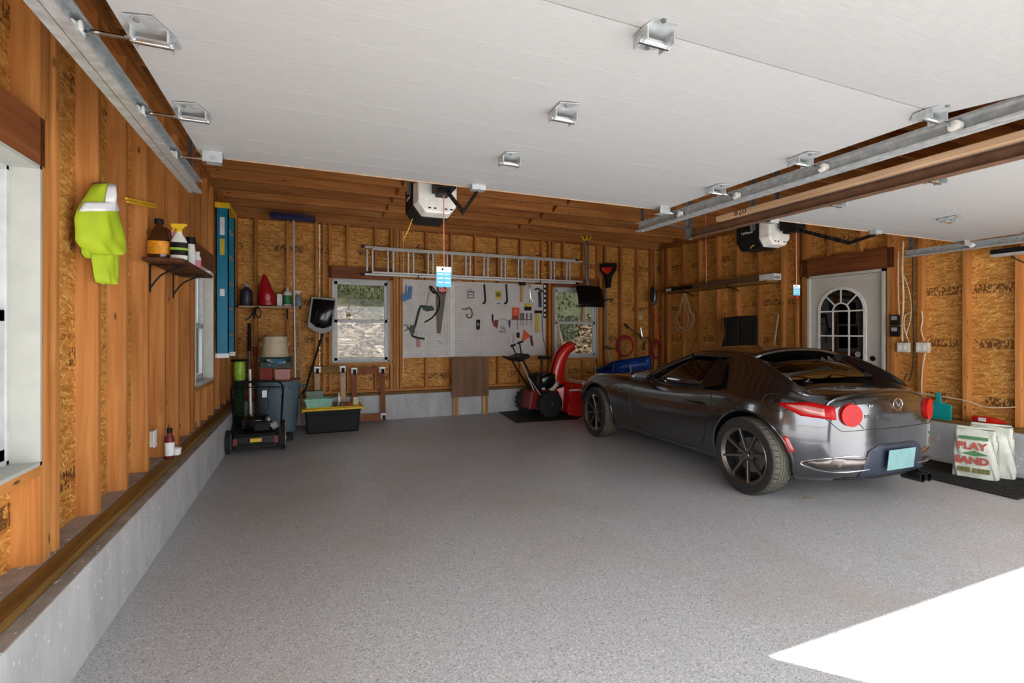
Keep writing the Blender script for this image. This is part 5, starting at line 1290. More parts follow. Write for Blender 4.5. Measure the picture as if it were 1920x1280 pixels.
# ------------------------------------------------------------------ back wall: pegboard and tools
YP = 7.672     # pegboard front
t = thing('pegboard', 'white perforated tool board between the two back windows', 'pegboard', (2.57, YP, .925))
MB().box(1.34, 2.125, YP, 7.679, .92, 2.14).build('panel', 'pegboard', t); MB().box(2.135, 3.80, YP, 7.679, .92, 2.14).build('panel', 'pegboard', t)
MB().box(2.09, 2.17, YP-.012, YP, .925, 2.12).build('joint_strip', 'white_paint', t)
for z in (1.05, 1.35, 1.65, 1.95): MB().lathe([(.006, 0), (.006, .001), (.001, .0011)], (2.13, YP-.012, z), 8, Matrix.Rotation(PI/2, 4, 'X')).build('screw', 'steel_grey', t)
YT = YP-.008
GT = 'tools on the pegboard'
def poly(pts, Y=YT, th=.02): return MB().prism([PY(u, v, Y) for u, v in pts], (0, -th, 0))
def wire(pts, r, Y=None, n=8):
    Y = YT-r if Y is None else Y
    return MB().tube(smoothpath([PY(u, v, Y) for u, v in pts], 5), r, n)
def hook(t, u, v):
    p = PY(u, v, YT); MB().tube([(p.x, YP+.002, p.z), (p.x, YP-.04, p.z), (p.x, YP-.045, p.z+.012)], .003, 5).build('peg_hook', 'galv_dark', t)
def tool(name, label, cat, u, v, *parts):
    t = thing(name, label, cat, PY(u, v, YT), group=GT)
    for nm, mb, m, *kw in parts: mb.build(nm, m, t, **(kw[0] if kw else {}))
    return t
S = dict(smooth=True); BV = dict(bevel=.002)
t = tool('hand_saw', 'wide handsaw with brown blade hanging on the pegboard', 'saw', 824, 580,
    ('blade', poly([(817, 546), (836, 547), (835, 560), (826, 625), (819, 625)], YT, .003), 'saw_steel'), ('handle', wire([(822, 545), (821, 538), (828, 535), (835, 540), (835, 549), (826, 549), (822, 545)], .012), 'handle_red', S)); hook(t, 828, 538)
t = tool('bow_saw', 'black bow saw hanging left of the handsaw', 'saw', 806, 570,
    ('frame', wire([(808, 536), (816, 545), (824, 560), (822, 578), (812, 594), (796, 604)], .011), 'black_plastic', S), ('grip', wire([(806, 536), (810, 545), (816, 550)], .016), 'black_plastic', S), ('blade', poly([(806, 538), (808, 538), (801, 575), (799, 575)], YT-.012, .002), 'steel_grey')); hook(t, 808, 537)
t = tool('pole_pruner', 'dark green pruner with a long curved frame on the pegboard', 'pruner', 785, 600,
    ('frame', wire([(810, 575), (800, 577), (790, 574), (785, 585), (780, 605), (775, 620), (773, 629), (783, 633), (796, 635)], .016), 'green_dark', S), ('jaw', poly([(795, 572), (812, 575), (814, 582), (800, 584), (792, 580)], YT-.01, .02), 'green_dark', BV), ('joint', poly([(769, 610), (777, 610), (777, 625), (769, 623)], YT-.02, .02), 'green_dark', BV)); hook(t, 792, 574)
tool('clamp', 'blue spring clamp at the left top of the pegboard', 'clamp', 763, 555,
    ('jaw', poly([(753, 556), (760, 548), (772, 552), (770, 560), (758, 565), (752, 562)], YT, .03), 'blue_tool', BV), ('grip', poly([(766, 537), (773, 537), (771, 560), (764, 558)], YT-.004, .02), 'blue_tool', BV), ('lever', wire([(762, 534), (761, 548), (757, 562)], .008), 'blue_tool', S))
tool('pliers', 'pliers with tan handles hanging below the green pruner', 'pliers', 784, 640, ('handles', poly([(780, 632), (783, 632), (784, 650), (780, 651)]), 'pink_block'), ('handles', poly([(785, 632), (787, 632), (788, 650), (785, 651)]), 'pink_block'), ('head', poly([(781, 622), (787, 622), (787, 632), (781, 632)]), 'steel_grey', BV))
tool('small_wrench', 'small dark wrench by the left pegboard edge', 'wrench', 762, 615, ('head', wire([(757, 609), (763, 610), (764, 617), (758, 620)], .007), 'steel_grey', S), ('shaft', wire([(764, 612), (768, 618)], .006), 'black_plastic', S))
tool('wire_hook', 'thin bent wire hook low on the pegboard left panel', 'hook', 826, 642, ('hook', wire([(821, 639), (825, 641), (829, 645)], .004), 'steel_grey', S))
tool('try_square', 'grey square gauge with lines on the pegboard', 'gauge', 882, 551, ('plate', poly([(876, 545), (889, 545), (889, 559), (876, 559)], YT, .008), 'tool_grey', BV), ('slot', poly([(878, 549), (887, 549), (887, 551), (878, 551)], YT-.008, .001), 'white_card'), ('slot', poly([(878, 554), (887, 554), (887, 556), (878, 556)], YT-.008, .001), 'white_card'), ('loop', wire([(880, 545), (882, 541), (885, 545)], .003), 'galv_dark', S))
for i, (u, lb) in enumerate(((909, 'black pry bar nearer the white joint strip'), (950, 'black pry bar nearer the tape measure and wooden hammer'))):
    tool('pry_bar', lb, 'pry bar', u, 550, ('bar', wire([(u-1, 533), (u, 545), (u+1, 562), (u, 567), (u-4, 569)], .014), 'black_plastic', S))
tool('tape_measure', 'yellow tape measure card on the pegboard', 'tape measure', 934, 550, ('card', poly([(929, 544), (940, 544), (940, 561), (929, 561)], YT, .006), 'tool_yellow'), ('case', poly([(931, 548), (938, 548), (938, 556), (931, 556)], YT-.006, .02), 'bag_olive', BV))
tool('mallet', 'black headed mallet with a wooden handle near the ladder', 'mallet', 978, 545, ('head', poly([(973, 528), (984, 528), (984, 535), (973, 535)], YT-.01, .04), 'black_plastic', BV), ('handle', poly([(976, 535), (981, 535), (980, 566), (975, 566)], YT-.012, .02), 'tool_wood', BV))
tool('combination_wrench', 'chrome combination wrench right of the mallet', 'wrench', 994, 548, ('shaft', wire([(993, 538), (994, 550), (996, 562)], .006), 'chrome', S), ('ring_end', MB().tube(ring(PY(993, 536, YT-.01), .016, 'y', 16), .006, 6, closed=True), 'chrome', S), ('open_end', wire([(992, 566), (994, 562), (997, 561), (999, 565)], .006), 'chrome', S))
tool('claw_hammer', 'dark claw hammer hanging beside the tall black rack', 'hammer', 1012, 555, ('handle', poly([(1009, 546), (1014, 546), (1015, 576), (1010, 576)], YT-.012, .02), 'dark_blue_plastic', BV), ('head', wire([(1003, 543), (1008, 541), (1013, 543), (1018, 547)], .014), 'dark_blue_plastic', S))
tool('sledge_hammer', 'short hammer with a black head and yellow handle', 'hammer', 1007, 600, ('head', poly([(1002, 582), (1015, 582), (1015, 587), (1002, 587)], YT-.005, .04), 'black_plastic', BV), ('handle', poly([(1005, 587), (1011, 587), (1010, 623), (1004, 623)], YT-.012, .02), 'tool_yellow', BV))
tool('long_rack', 'tall narrow black and white holder strip at the pegboard edge', 'rack', 1021, 565, ('strip', poly([(1019, 531), (1024, 531), (1024, 596), (1019, 596)], YT, .012), 'black_plastic'), *[('slot', poly([(1020, 534+k*9), (1023, 534+k*9), (1023, 539+k*9), (1020, 539+k*9)], YT-.012, .002), 'white_card') for k in range(7)])
tool('hose_cable', 'thin black cable hanging down the right pegboard edge', 'cable', 1018, 620, ('cable', wire([(1016, 585), (1017, 610), (1019, 635), (1023, 650), (1025, 662)], .006), 'dark_cord', S))
tool('c_clamp', 'dark red clamp with a crank on the pegboard', 'clamp', 878, 585, ('frame', wire([(873, 580), (880, 577), (885, 584), (884, 594), (877, 595), (875, 588)], .009), 'maroon', S), ('screw', wire([(866, 579), (874, 580)], .006), 'black_plastic', S))
tool('utility_knife', 'black utility knife below the dark red clamp', 'knife', 896, 608, ('body', poly([(893, 599), (900, 599), (899, 618), (893, 618)], YT, .018), 'black_plastic', BV), ('slider', poly([(895, 605), (898, 605), (898, 610), (895, 610)], YT-.018, .004), 'steel_grey'))
tool('scraper', 'red packaged blade set in the middle of the pegboard', 'packet', 967, 588, ('card', poly([(960, 576), (974, 577), (973, 598), (960, 598)], YT, .012), 'orange_plastic'), ('band', poly([(961, 592), (972, 592), (972, 599), (961, 599)], YT-.012, .004), 'handle_red'), ('round_mark', MB().lathe([(.018, 0), (.018, .003), (.001, .0031)], PY(967, 583, YT-.012), 14, Matrix.Rotation(PI/2, 4, 'X')), 'pink'))
tool('bit_case', 'yellow and dark bit case below the wrench', 'case', 990, 577, ('body', poly([(983, 575), (996, 575), (996, 582), (983, 582)], YT, .014), 'black_plastic', BV), ('cover', poly([(984, 569), (996, 569), (996, 575), (984, 575)], YT, .016), 'tool_yellow'))
for i, (u, m, lb) in enumerate(((977, 'green_dark', 'dark green screwdriver, leftmost of the row'), (981, 'black_plastic', 'all black screwdriver next to the dark green one'), (988, 'handle_red', 'screwdriver with a dark red handle'), (996, 'dark_blue_plastic', 'navy screwdriver, rightmost of the row'))):
    tool('screwdriver', lb, 'screwdriver', u, 600, ('handle', MB().cyl(PY(u, 587, YT-.014), PY(u, 599, YT-.014), .012, .010, 8), m, S), ('shaft', MB().cyl(PY(u, 599, YT-.014), PY(u, 609+i % 2*2, YT-.014), .004, n=6), 'steel_grey', S))
tool('tool_bar', 'thin metal bar that holds the row of screwdrivers', 'rack', 976, 599, ('bar', poly([(958, 598), (998, 598), (998, 600), (958, 600)], YT, .006), 'galv_dark'))
tool('tin_snips', 'red handled snips left of the keys', 'snips', 927, 605, ('handle', poly([(921, 599), (926, 600), (930, 613), (926, 612)], YT, .014), 'handle_red', BV), ('handle', poly([(928, 600), (934, 600), (932, 616), (929, 612)], YT, .014), 'maroon', BV), ('blade', poly([(922, 589), (925, 589), (925, 600), (922, 600)], YT, .008), 'black_plastic'))
tool('key_ring', 'cluster of keys and small rings in the pegboard centre', 'keys', 942, 612, *[('ring', MB().tube(ring(PY(942+a, 612+b, YT-.01), r, 'y', 14), .005, 5, closed=True), 'steel_grey', S) for a, b, r in ((0, 2, .025), (3, 4, .018), (-4, 9, .014), (5, 9, .014), (0, 10, .012))], ('wire', wire([(936, 600), (942, 597), (950, 600), (950, 608)], .004), 'steel_grey', S))
tool('punch', 'dark punch hanging right of the keys', 'punch', 955, 606, ('body', poly([(953, 600), (957, 600), (957, 606), (956, 614), (954, 614)], YT, .012), 'dark_blue_plastic', BV))
tool('allen_key_set', 'chain of small hex keys with a black fob', 'keys', 971, 618, ('chain', wire([(970, 600), (971, 612), (970, 618)], .005), 'steel_grey', S), ('fob', poly([(968, 623), (974, 623), (974, 633), (969, 633)], YT, .014), 'black_plastic', BV))
tool('chain_hook', 'short loose chain below the hex keys', 'chain', 963, 640, ('chain', wire([(962, 624), (963, 632), (961, 642)], .004), 'steel_grey', S), ('clip', wire([(952, 632), (955, 638), (953, 645)], .004), 'chrome', S), ('fob', poly([(962, 645), (966, 643), (967, 647), (963, 649)], YT, .01), 'black_plastic'))
tool('speed_square', 'orange triangular speed square on the pegboard', 'square', 984, 630, ('triangle', poly([(982, 616), (994, 630), (977, 643)], YT, .006), 'orange_plastic'))
tool('chisel', 'dark purple chisel beside the orange square', 'chisel', 997, 640, ('handle', poly([(993, 629), (997, 629), (1000, 648), (996, 648)], YT, .014), 'maroon', BV))
tool('ear_plug', 'tiny bolt peg high on the left panel', 'peg', 787, 537, ('peg', MB().cyl(PY(787, 537, YP), PY(787, 537, YP-.03), .008, n=8), 'steel_grey', S))
tool('ring_clip', 'small grey clip below the tape measure', 'clip', 935, 569, ('clip', wire([(932, 569), (935, 568), (938, 570)], .006), 'steel_grey', S))
# white hooks strip behind the saws
a, b = PY(810, 534, YT), PY(870, 536, YT)
o = MB().box(a.x, b.x, YP-.02, YP-.001, 2.08, 2.10).build('hook_rail', 'white_paint'); tag(o, 'short white hook rail along the pegboard top', 'rail')
# aluminium extension ladder above the pegboard
t = thing('extension_ladder', 'long aluminium extension ladder hung sideways above the pegboard', 'ladder', (2.58, 7.55, 2.17))
LX0, LX1 = .72, 4.46
for (y0, y1, dx, zl, zh) in ((7.58, 7.61, .0, 2.165, 2.60), (7.535, 7.565, -.085, 2.195, 2.57)):
    for z in (zl, zh-.028):
        MB().box(LX0+.03+dx*.0+(.12 if dx else 0), LX1-(.0 if dx else .10), y0, y1, z, z+.028).build('rail', 'alu', t, bevel=.003)
    for k in range(12):
        x = PY(699+0, 500, 7.57).x+.3048*k+dx
        if x < LX0+.02 or x > LX1-.12: continue
        MB().box(x-.013, x+.013, y0+.002, y1-.002, zl+.026, zh-.026).build('rung', 'alu', t, bevel=.004)
for x in (LX0, LX1-.11):
    for z in (2.16, 2.575): MB().box(x, x+.05, 7.57, 7.615, z, z+.034).build('end_cap', 'black_plastic', t)
MB().tube(smoothpath([(.98, 7.53, 2.42), (1.5, 7.525, 2.30), (1.9, 7.525, 2.24)]), .006, 5).build('ladder_rope', 'tool_yellow', t); MB().tube(smoothpath([(3.2, 7.525, 2.26), (3.7, 7.525, 2.32), (4.2, 7.53, 2.44)]), .006, 5).build('ladder_rope', 'tool_yellow', t)
for x in (1.55, 3.62):
    o = MB().tube([(x, 7.68, 2.64), (x, 7.50, 2.62), (x, 7.50, 2.66)], .008, 6).tube([(x, 7.68, 2.15), (x, 7.50, 2.15), (x, 7.49, 2.19)], .008, 6)
    o.build('wall_hook', 'black_plastic', t)
# plywood table leaning folded
a, b = PY(847, 700, 7.47), PY(916, 700, 7.47); zt, zb = PY(880, 670, 7.47).z, PY(880, 743, 7.47).z
t = thing('folding_board', 'brown plywood board on two pale legs leaning under the pegboard', 'board', ((a.x+b.x)/2, 7.48, 0))
MB().box(a.x, b.x, 7.455, 7.475, zb, zt).build('panel', 'plywood', t)
MB().box(a.x+.27, a.x+.31, 7.43, 7.455, zb+.02, zt-.02).build('batten', 'plywood', t) if False else None
for x in (a.x+.03, b.x-.09): 
    for dx in (0, .045): MB().box(x+dx, x+dx+.04, 7.48, 7.52, 0, zt-.1).build('leg', 'pale_wood', t)
# ------------------------------------------------------------------ snow shovels hung by the window
def shovel(label, dx, Y, withblade, uh):
    t = thing('snow_shovel', label, 'shovel', PY(1100, 575, Y), group='snow shovels by the right back window')
    h = PY(uh, 445, Y); e = PY(1101+dx, 535, Y)
    MB().cyl((h.x, Y, h.z-.06), (e.x, Y, e.z-.02), .015, n=10).build('shaft', 'steel_grey', t, smooth=True)
    MB().tube(smoothpath([(h.x, Y, h.z-.06), (h.x-.045, Y, h.z), (h.x-.04, Y, h.z+.055), (h.x+.04, Y, h.z+.055), (h.x+.045, Y, h.z), (h.x, Y, h.z-.06)]), .016, 8).build('grip', 'yellow', t, smooth=True)
    P = []
    z0, z1 = PY(1100, 576, Y).z, PY(1100, 537, Y).z; x0, x1 = PY(1078+dx, 555, Y).x, PY(1124+dx, 555, Y).x
    for i in range(9):
        s = i/8; z = z1+(z0-z1)*s
        P.append([(x0+(x1-x0)*j/10+(.03 if j == 0 else -.03 if j == 10 else 0)*(1 if i == 0 else 0), Y-.02-.10*math.sin(PI*s*.55)-.02*math.cos(PI*(j/10-.5)), z) for j in range(11)])
    MB().grid(P).build('blade', 'black_gloss', t, smooth='all', solid=.006)
    for k in range(4): 
        u = 1088+dx+k*8; a, b = PY(u, 566, Y-.13), PY(u+10, 546, Y-.09)
    MB().box(e.x-.03, e.x+.03, Y-.02, Y+.012, e.z-.08, e.z).build('socket', 'black_plastic', t, bevel=.004)
    return t
shovel('black snow shovel, front one of the pair with yellow grips', 0, 7.44, True, 1096)
shovel('black snow shovel hung behind its twin by the window', 2, 7.62, True, 1103)
# string trimmer hanging upside down
Yt = 7.60
t = thing('string_trimmer', 'string trimmer hung engine up with red and black motor head', 'trimmer', PY(1138, 690, Yt))
hd = PY(1137, 505, Yt)
MB().prism([PY(u, v, Yt) for u, v in ((1124, 495), (1150, 494), (1149, 508), (1141, 520), (1139, 540), (1135, 540), (1132, 518), (1125, 508))], (0, -.12, 0)).build('engine_housing', 'black_plastic', t, bevel=.01)
MB().prism([PY(u, v, Yt-.125) for u, v in ((1127, 502), (1146, 501), (1144, 508), (1138, 514), (1130, 509))], (0, -.03, 0)).build('engine_cover', 'red_paint', t, bevel=.006)
a, b = PY(1137, 540, Yt-.06), PY(1141, 690, Yt-.06); MB().cyl(a, b, .013, n=10).build('shaft', 'steel_grey', t, smooth=True)
p = PY(1139, 563, Yt-.06); MB().tube(smoothpath([p+Vector((-.09, 0, -.02)), p+Vector((-.03, -.03, .01)), p+Vector((.06, -.03, .02)), p+Vector((.10, 0, 0)), p+Vector((.06, .01, -.02))]), .012, 8).build('loop_handle', 'black_plastic', t, smooth=True)
p = PY(1140, 655, Yt-.06); MB().lathe([(.09, 0), (.06, .04), (.02, .05)], p, 18).build('cutting_head', 'bag_olive', t, smooth=True); MB().obox(p+Vector((.05, -.04, .03)), (.26, .12, .012), (.2, .2, .3)).build('guard', 'green_dark', t, bevel=.004)
# hedge trimmer / leaf blower in the back right corner
t = thing('cultivator', 'orange tool with grey motor head hung in the back right corner', 'tool', PY(1232, 650, 7.56))
MB().ell(PY(1226, 556, 7.56), (.06, .07, .17), 12, 10).build('motor_head', 'steel_grey', t, smooth=True); MB().ell(PY(1223, 552, 7.50), (.045, .03, .15), 12, 8).build('black_cover', 'black_plastic', t, smooth=True)
MB().cyl(PY(1227, 578, 7.55), PY(1236, 655, 7.55), .02, n=10).build('shaft', 'orange_cord', t, smooth=True)
m = MB().tube(smoothpath([PY(1229+3*math.sin(k*1.9), 585+k*6, 7.53) for k in range(12)], 4), .012, 6).build('orange_cord', 'orange_cord', t, smooth=True)
# coils of red hose on the wall
for (u, v, r, lb) in ((1170, 648, .19, 'round coil of red hose on the back wall behind the blue tub'), (1229, 654, .13, 'tall coil of red hose in the back right corner')):
    c = PY(u, v, 7.54 if u < 1200 else 7.46); t = thing('hose_coil', lb, 'hose', c, group='coils of red hose')
    for k in range(3):
        MB().tube(ring(c+Vector((0, -.012*k-.02, -.01*k)), r-.012*k, 'y', 28, sq=1.0 if u < 1200 else 1.35), .012, 7, closed=True).build('hose_loop', 'red_hose', t, smooth=True)
    MB().cyl(c+Vector((0, 7.68-c.y, r*.9)), c+Vector((0, -.08, r*.9)), .008, n=6).build('peg', 'galv_dark', t)
# chrome handle and small white hook thing
t = thing('bike_handlebar', 'silver angled handlebar with a black grip on the back wall', 'handlebar', PY(1200, 640, 7.58))
MB().tube(smoothpath([PY(u, v, 7.5) for u, v in ((1178, 614), (1190, 622), (1202, 630), (1208, 640))]), .017, 8).build('bar', 'chrome', t, smooth=True); MB().cyl(PY(1171, 607, 7.5), PY(1178, 614, 7.5), .02, n=8).build('grip', 'black_plastic', t, smooth=True)
MB().cyl(PY(1204, 632, 7.5), PY(1201, 614, 7.52), .016, n=8).build('stem', 'chrome', t, smooth=True); MB().cyl(PY(1208, 640, 7.5), PY(1207, 656, 7.5), .014, n=8).build('fork', 'black_plastic', t, smooth=True); MB().cyl(PY(1204, 630, 7.5), PY(1204, 630, 7.68), .012, n=8).build('mount', 'galv_dark', t)
t = thing('pulley', 'small cream pulley hook hung on a back wall stud', 'hook', PY(1200, 598, 7.66))
MB().tube(ring(PY(1200, 588, 7.65), .03, 'y', 16), .008, 6, closed=True).build('ring', 'cream', t, smooth=True); MB().prism([PY(u, v, 7.66) for u, v in ((1197, 592), (1203, 592), (1204, 598), (1199, 600), (1196, 596))], (0, -.02, 0)).build('body', 'cream', t, bevel=.003)
# blue tub behind the car
t = thing('wheelbarrow', 'blue wheelbarrow tray tipped behind the car bonnet', 'wheelbarrow', (4.75, 7.1, 0))
q0 = [PY(u, v, 7.0) for u, v in ((1118, 694), (1150, 678), (1218, 667), (1222, 690), (1190, 700), (1130, 702))]
cc = sum(q0, Vector())/6
rows = [[p+Vector((0, .0, 0)) for p in q0+[q0[0]]], [cc+(p-cc)*.9+Vector((0, .06, -.01)) for p in q0+[q0[0]]], [cc+(p-cc)*.6+Vector((0, .22, -.03)) for p in q0+[q0[0]]], [cc+(p-cc)*.02+Vector((0, .26, -.04)) for p in q0+[q0[0]]]]
MB().grid(rows).build('tray', 'blue_plastic', t, smooth='all', solid=.008)
MB().tube(q0, .014, 6, closed=True).build('rim', 'navy', t, smooth=True)
for (xa, xb) in ((4.45, 4.40), (5.15, 5.25)): MB().cyl((xa, 7.1, .75), (xb, 7.05, .0), .016, n=8).build('leg', 'steel_grey', t)
MB().lathe([(.05, -.03), (.17, -.03), (.18, 0), (.17, .03), (.05, .03)], (4.85, 7.32, .18), 20, Matrix.Rotation(PI/2, 4, 'Y')).build('wheel', 'rubber', t, smooth=True)
MB().cyl((4.85, 7.25, .18), (4.85, 7.15, .80), .018, n=8).build('strut', 'steel_grey', t)
# dark workbench-like trailer bits left of the door, behind the roof
for (u, v0, lb) in ((1276, 645, 'short wooden stick leaning on the back part of the right wall'), (1316, 640, 'second short stick behind the car roof')):
    a = PX(u, v0, 6.16); o = MB().bar((6.20, a.y, .411), (6.225, a.y, a.z), .03, .02).build('wood_stick', 'pale_wood'); tag(o, lb, 'stick')
# ------------------------------------------------------------------ snow blower on a rubber mat
mo = MB().prism([PZ(u, v, .0) for u, v in ((932, 771), (968, 793), (1082, 786), (1100, 775), (1090, 766))], (0, 0, .008)).build('rubber_mat', 'mat_rubber'); tag(mo, 'dark rubber mat under the red snow blower', 'mat')
t = thing('snow_blower', 'red snow blower with tall curved chute beside the car', 'snow blower', (3.45, 7.03, .008), R(0), local=True)
def blower():
    # local x = forward (towards the auger, world +x), y = away from camera
    def wheelb(x, y):
        M3 = Matrix.Rotation(PI/2, 4, 'X')
        w_ = MB().lathe([(.10, -.06), (.16, -.065), (.19, -.05), (.195, 0), (.19, .05), (.16, .065), (.10, .06)], (x, y, .205), 30, M3).build('wheel', 'rubber', t, smooth=True)
        g = MB()
        for k in range(16):
            a = 2*PI*k/16
            for s in (-1, 1): g.obox((x+.194*math.cos(a+.1*s), y+s*.03, .205+.194*math.sin(a+.1*s)), (.022, .05, .02), (0, -a+PI/2, s*.4))
        g = g.build('tyre_lug', 'rubber', w_); g['kind'] = 'stuff'
        MB().lathe([(.10, .0), (.10, .05), (.05, .03), (.02, .05), (.001, .051)], (x, y, .205), 20, M3).build('wheel_rim', 'black_gloss', w_, smooth=True)
        MB().lathe([(.018, .05), (.018, .085), (.001, .086)], (x, y, .205), 10, M3).build('axle_cap', 'chrome', w_, smooth=True)
    wheelb(-.02, -.26); wheelb(-.16, .26)
    MB().prism([(-.32, -.16, .12), (.16, -.16, .12), (.22, -.16, .36), (.10, -.16, .44), (-.28, -.16, .40)], (0, .36, 0)).build('chassis', 'red_dark', t, bevel=.015)
    e = MB().box(-.20, .14, -.17, .17, .42, .66).build('engine', 'black_plastic', t, bevel=.03)
    MB().lathe([(.12, 0), (.12, .05), (.08, .075), (.001, .076)], (-.02, -.17, .56), 24, Matrix.Rotation(PI/2, 4, 'X')).build('recoil_cover', 'black_gloss', t, smooth=True)
    for i, (dx, dz, w_, h, m) in enumerate(((.02, .60, .10, .018, 'tool_yellow'), (.06, .56, .07, .02, 'cream'), (.06, .47, .11, .07, 'grey_plastic'), (.0, .43, .06, .04, 'bag_olive'), (-.12, .42, .05, .03, 'alu'))):
        MB().box(dx-.0, dx+w_, -.20, -.17, dz, dz+h).build('engine_detail', m, t, bevel=.004)
    MB().cyl((.03, -.19, .40), (.12, -.20, .50), .04, n=12).build('muffler', 'bag_plastic', t, smooth=True)
    # auger housing
    def hous(y): return [(.24, y, .04), (.30, y, .50), (.56, y, .50), (.62, y, .42), (.66, y, .10), (.60, y, .02), (.40, y, .0)]
    for y in (-.36, .35): MB().prism(hous(y), (0, .012, 0)).build('housing_side', 'red_paint', t, bevel=.003)
    prof = [(.40, .03), (.24, .07), (.27, .46), (.34, .52), (.52, .535), (.58, .50)]
    MB().grid([[(x, -.35+.7*j/6, z) for j in range(7)] for x, z in prof]).build('housing_shell', 'red_paint', t, solid=.008)
    MB().prism([(.14, -.14, .12), (.26, -.2, .10), (.28, -.2, .46), (.16, -.14, .42)], (0, .30, 0)).build('impeller_case', 'red_paint', t, bevel=.01)
    MB().cyl((.48, -.35, .25), (.48, .35, .25), .03, n=10).build('auger_shaft', 'red_dark', t, smooth=True)
    m = MB().tube([(.48+.17*math.cos(k*.5), -.33+.66*k/60, .25+.17*math.sin(k*.5)) for k in range(61)], .012, 6).build('auger_blade', 'red_dark', t, smooth=True)
    MB().box(.26, .46, -.364, -.360, .40, .425).build('decal', 'white_card', t)
    MB().prism([(.50, -.362, .49), (.64, -.362, .50), (.62, -.362, .53), (.50, -.362, .535)], (0, .70, 0)).build('lip', 'white_card', t, bevel=.004)
    # chute: lofted half round channel
    path = [Vector(p) for p in ((.20, -.02, .48), (.22, -.03, .64), (.25, -.04, .80), (.30, -.05, .94), (.38, -.06, 1.04), (.48, -.07, 1.10))]
    P = []
    sp_ = smoothpath(path, 5)
    for i, c in enumerate(sp_):
        tg = (sp_[min(i+1, len(sp_)-1)]-sp_[max(i-1, 0)]).normalized(); sd = Vector((0, 1, 0)); nr = tg.cross(sd).normalized()
        r = .135-.055*i/len(sp_)
        P.append([c+(sd*math.cos(a)*r*.8+nr*math.sin(a)*r*(-1)) for a in [R(-60)+R(300)*k/14 for k in range(15)]])
    MB().grid(P).build('chute', 'red_paint', t, smooth='all', solid=.008)
    MB().lathe([(.15, 0), (.15, .03), (.10, .035)], (.22, -.02, .45), 22).build('chute_ring', 'black_plastic', t, smooth=True)
    MB().obox((.46, -.07, 1.13), (.10, .15, .02), (0, .5, 0)).build('deflector', 'red_dark', t, bevel=.004)
    # handles
    for y in (-.22, .22):
        MB().tube(smoothpath([(-.10, y*.8, .34), (-.30, y, .62), (-.46, y*1.05, .88)]), .014, 8).build('handle_tube', 'black_plastic', t, smooth=True)
        MB().tube([(-.46, y*1.05, .88), (-.60, y*1.15, .92)], .018, 8).build('grip', 'black_plastic', t, smooth=True)
    MB().cyl((-.14, -.15, .20), (-.44, -.12, .86), .008, n=6).build('control_rod', 'alu', t); MB().cyl((-.12, -.20, .30), (-.36, -.22, .62), .006, n=6).build('control_rod', 'alu', t)
    MB().obox((-.44, 0, .92), (.20, .46, .06), (0, -.35, 0)).build('control_panel', 'black_plastic', t, bevel=.012)
    MB().tube(smoothpath([(-.50, -.06, .95), (-.53, -.06, 1.03), (-.56, -.05, 1.09)]), .010, 8).build('shift_lever', 'black_plastic', t, smooth=True); MB().ell((-.565, -.05, 1.10), (.03, .025, .022), 10, 6).build('lever_knob', 'black_plastic', t)
    MB().tube(smoothpath([(-.36, .05, .94), (-.38, .05, 1.06), (-.40, .04, 1.14)]), .012, 8).build('chute_lever', 'black_plastic', t, smooth=True); MB().obox((-.39, .04, 1.15), (.10, .04, .03), (0, -.3, 0)).build('lever_grip', 'black_plastic', t, bevel=.008)
    MB().obox((.06, .1, .90), (.20, .09, .05), (0, .0, 0)).build('chute_drive', 'black_plastic', t, bevel=.01); MB().cyl((.02, .1, .66), (.02, .1, .90), .012, n=8).build('drive_rod', 'black_plastic', t)
    MB().cyl((-.16, .1, .66), (-.12, .1, .90), .010, n=8).build('drive_rod', 'black_plastic', t) if False else None
blower()
# ------------------------------------------------------------------ right wall
t = thing('board_shelf', 'long plank shelf on black hooks high on the right wall', 'shelf', (6.1, 6.2, 2.04))
zsh = 2.055; ye = PX(1448, 520, 6.05).y
MB().box(6.00, 6.235, 5.06, 7.40, zsh-.03, zsh).build('plank', 'treated_y', t)
for y in (6.75, 5.75):
    MB().tube(smoothpath([(6.235, y, zsh-.10), (6.08, y, zsh-.05), (5.99, y, zsh-.035), (5.97, y, zsh+.02)]), .009, 6).build('hook_arm', 'black_plastic', t, smooth=True)
t = thing('long_carton', 'long brown carton with a white end on the high plank shelf', 'box', (6.08, 5.6, zsh))
MB().box(6.02, 6.16, 5.20, 6.55, zsh, zsh+.085).build('box', 'rust_brown', t); MB().box(6.018, 6.162, 4.96, 5.20, zsh, zsh+.088).build('end_wrap', 'white_card', t)
for k in range(3): MB().box(6.03+k*.04, 6.05+k*.04, 4.9585, 4.96, zsh+.02, zsh+.05).build('print', 'stamp_ink', t)
t = thing('black_case', 'long black case left of the brown carton on the plank shelf', 'case', (6.08, 6.9, zsh)); MB().box(6.03, 6.15, 6.60, 7.25, zsh, zsh+.07).build('case', 'black_plastic', t, bevel=.006); MB().box(6.028, 6.03, 7.08, 7.22, zsh+.01, zsh+.05).build('label_patch', 'white_card', t)
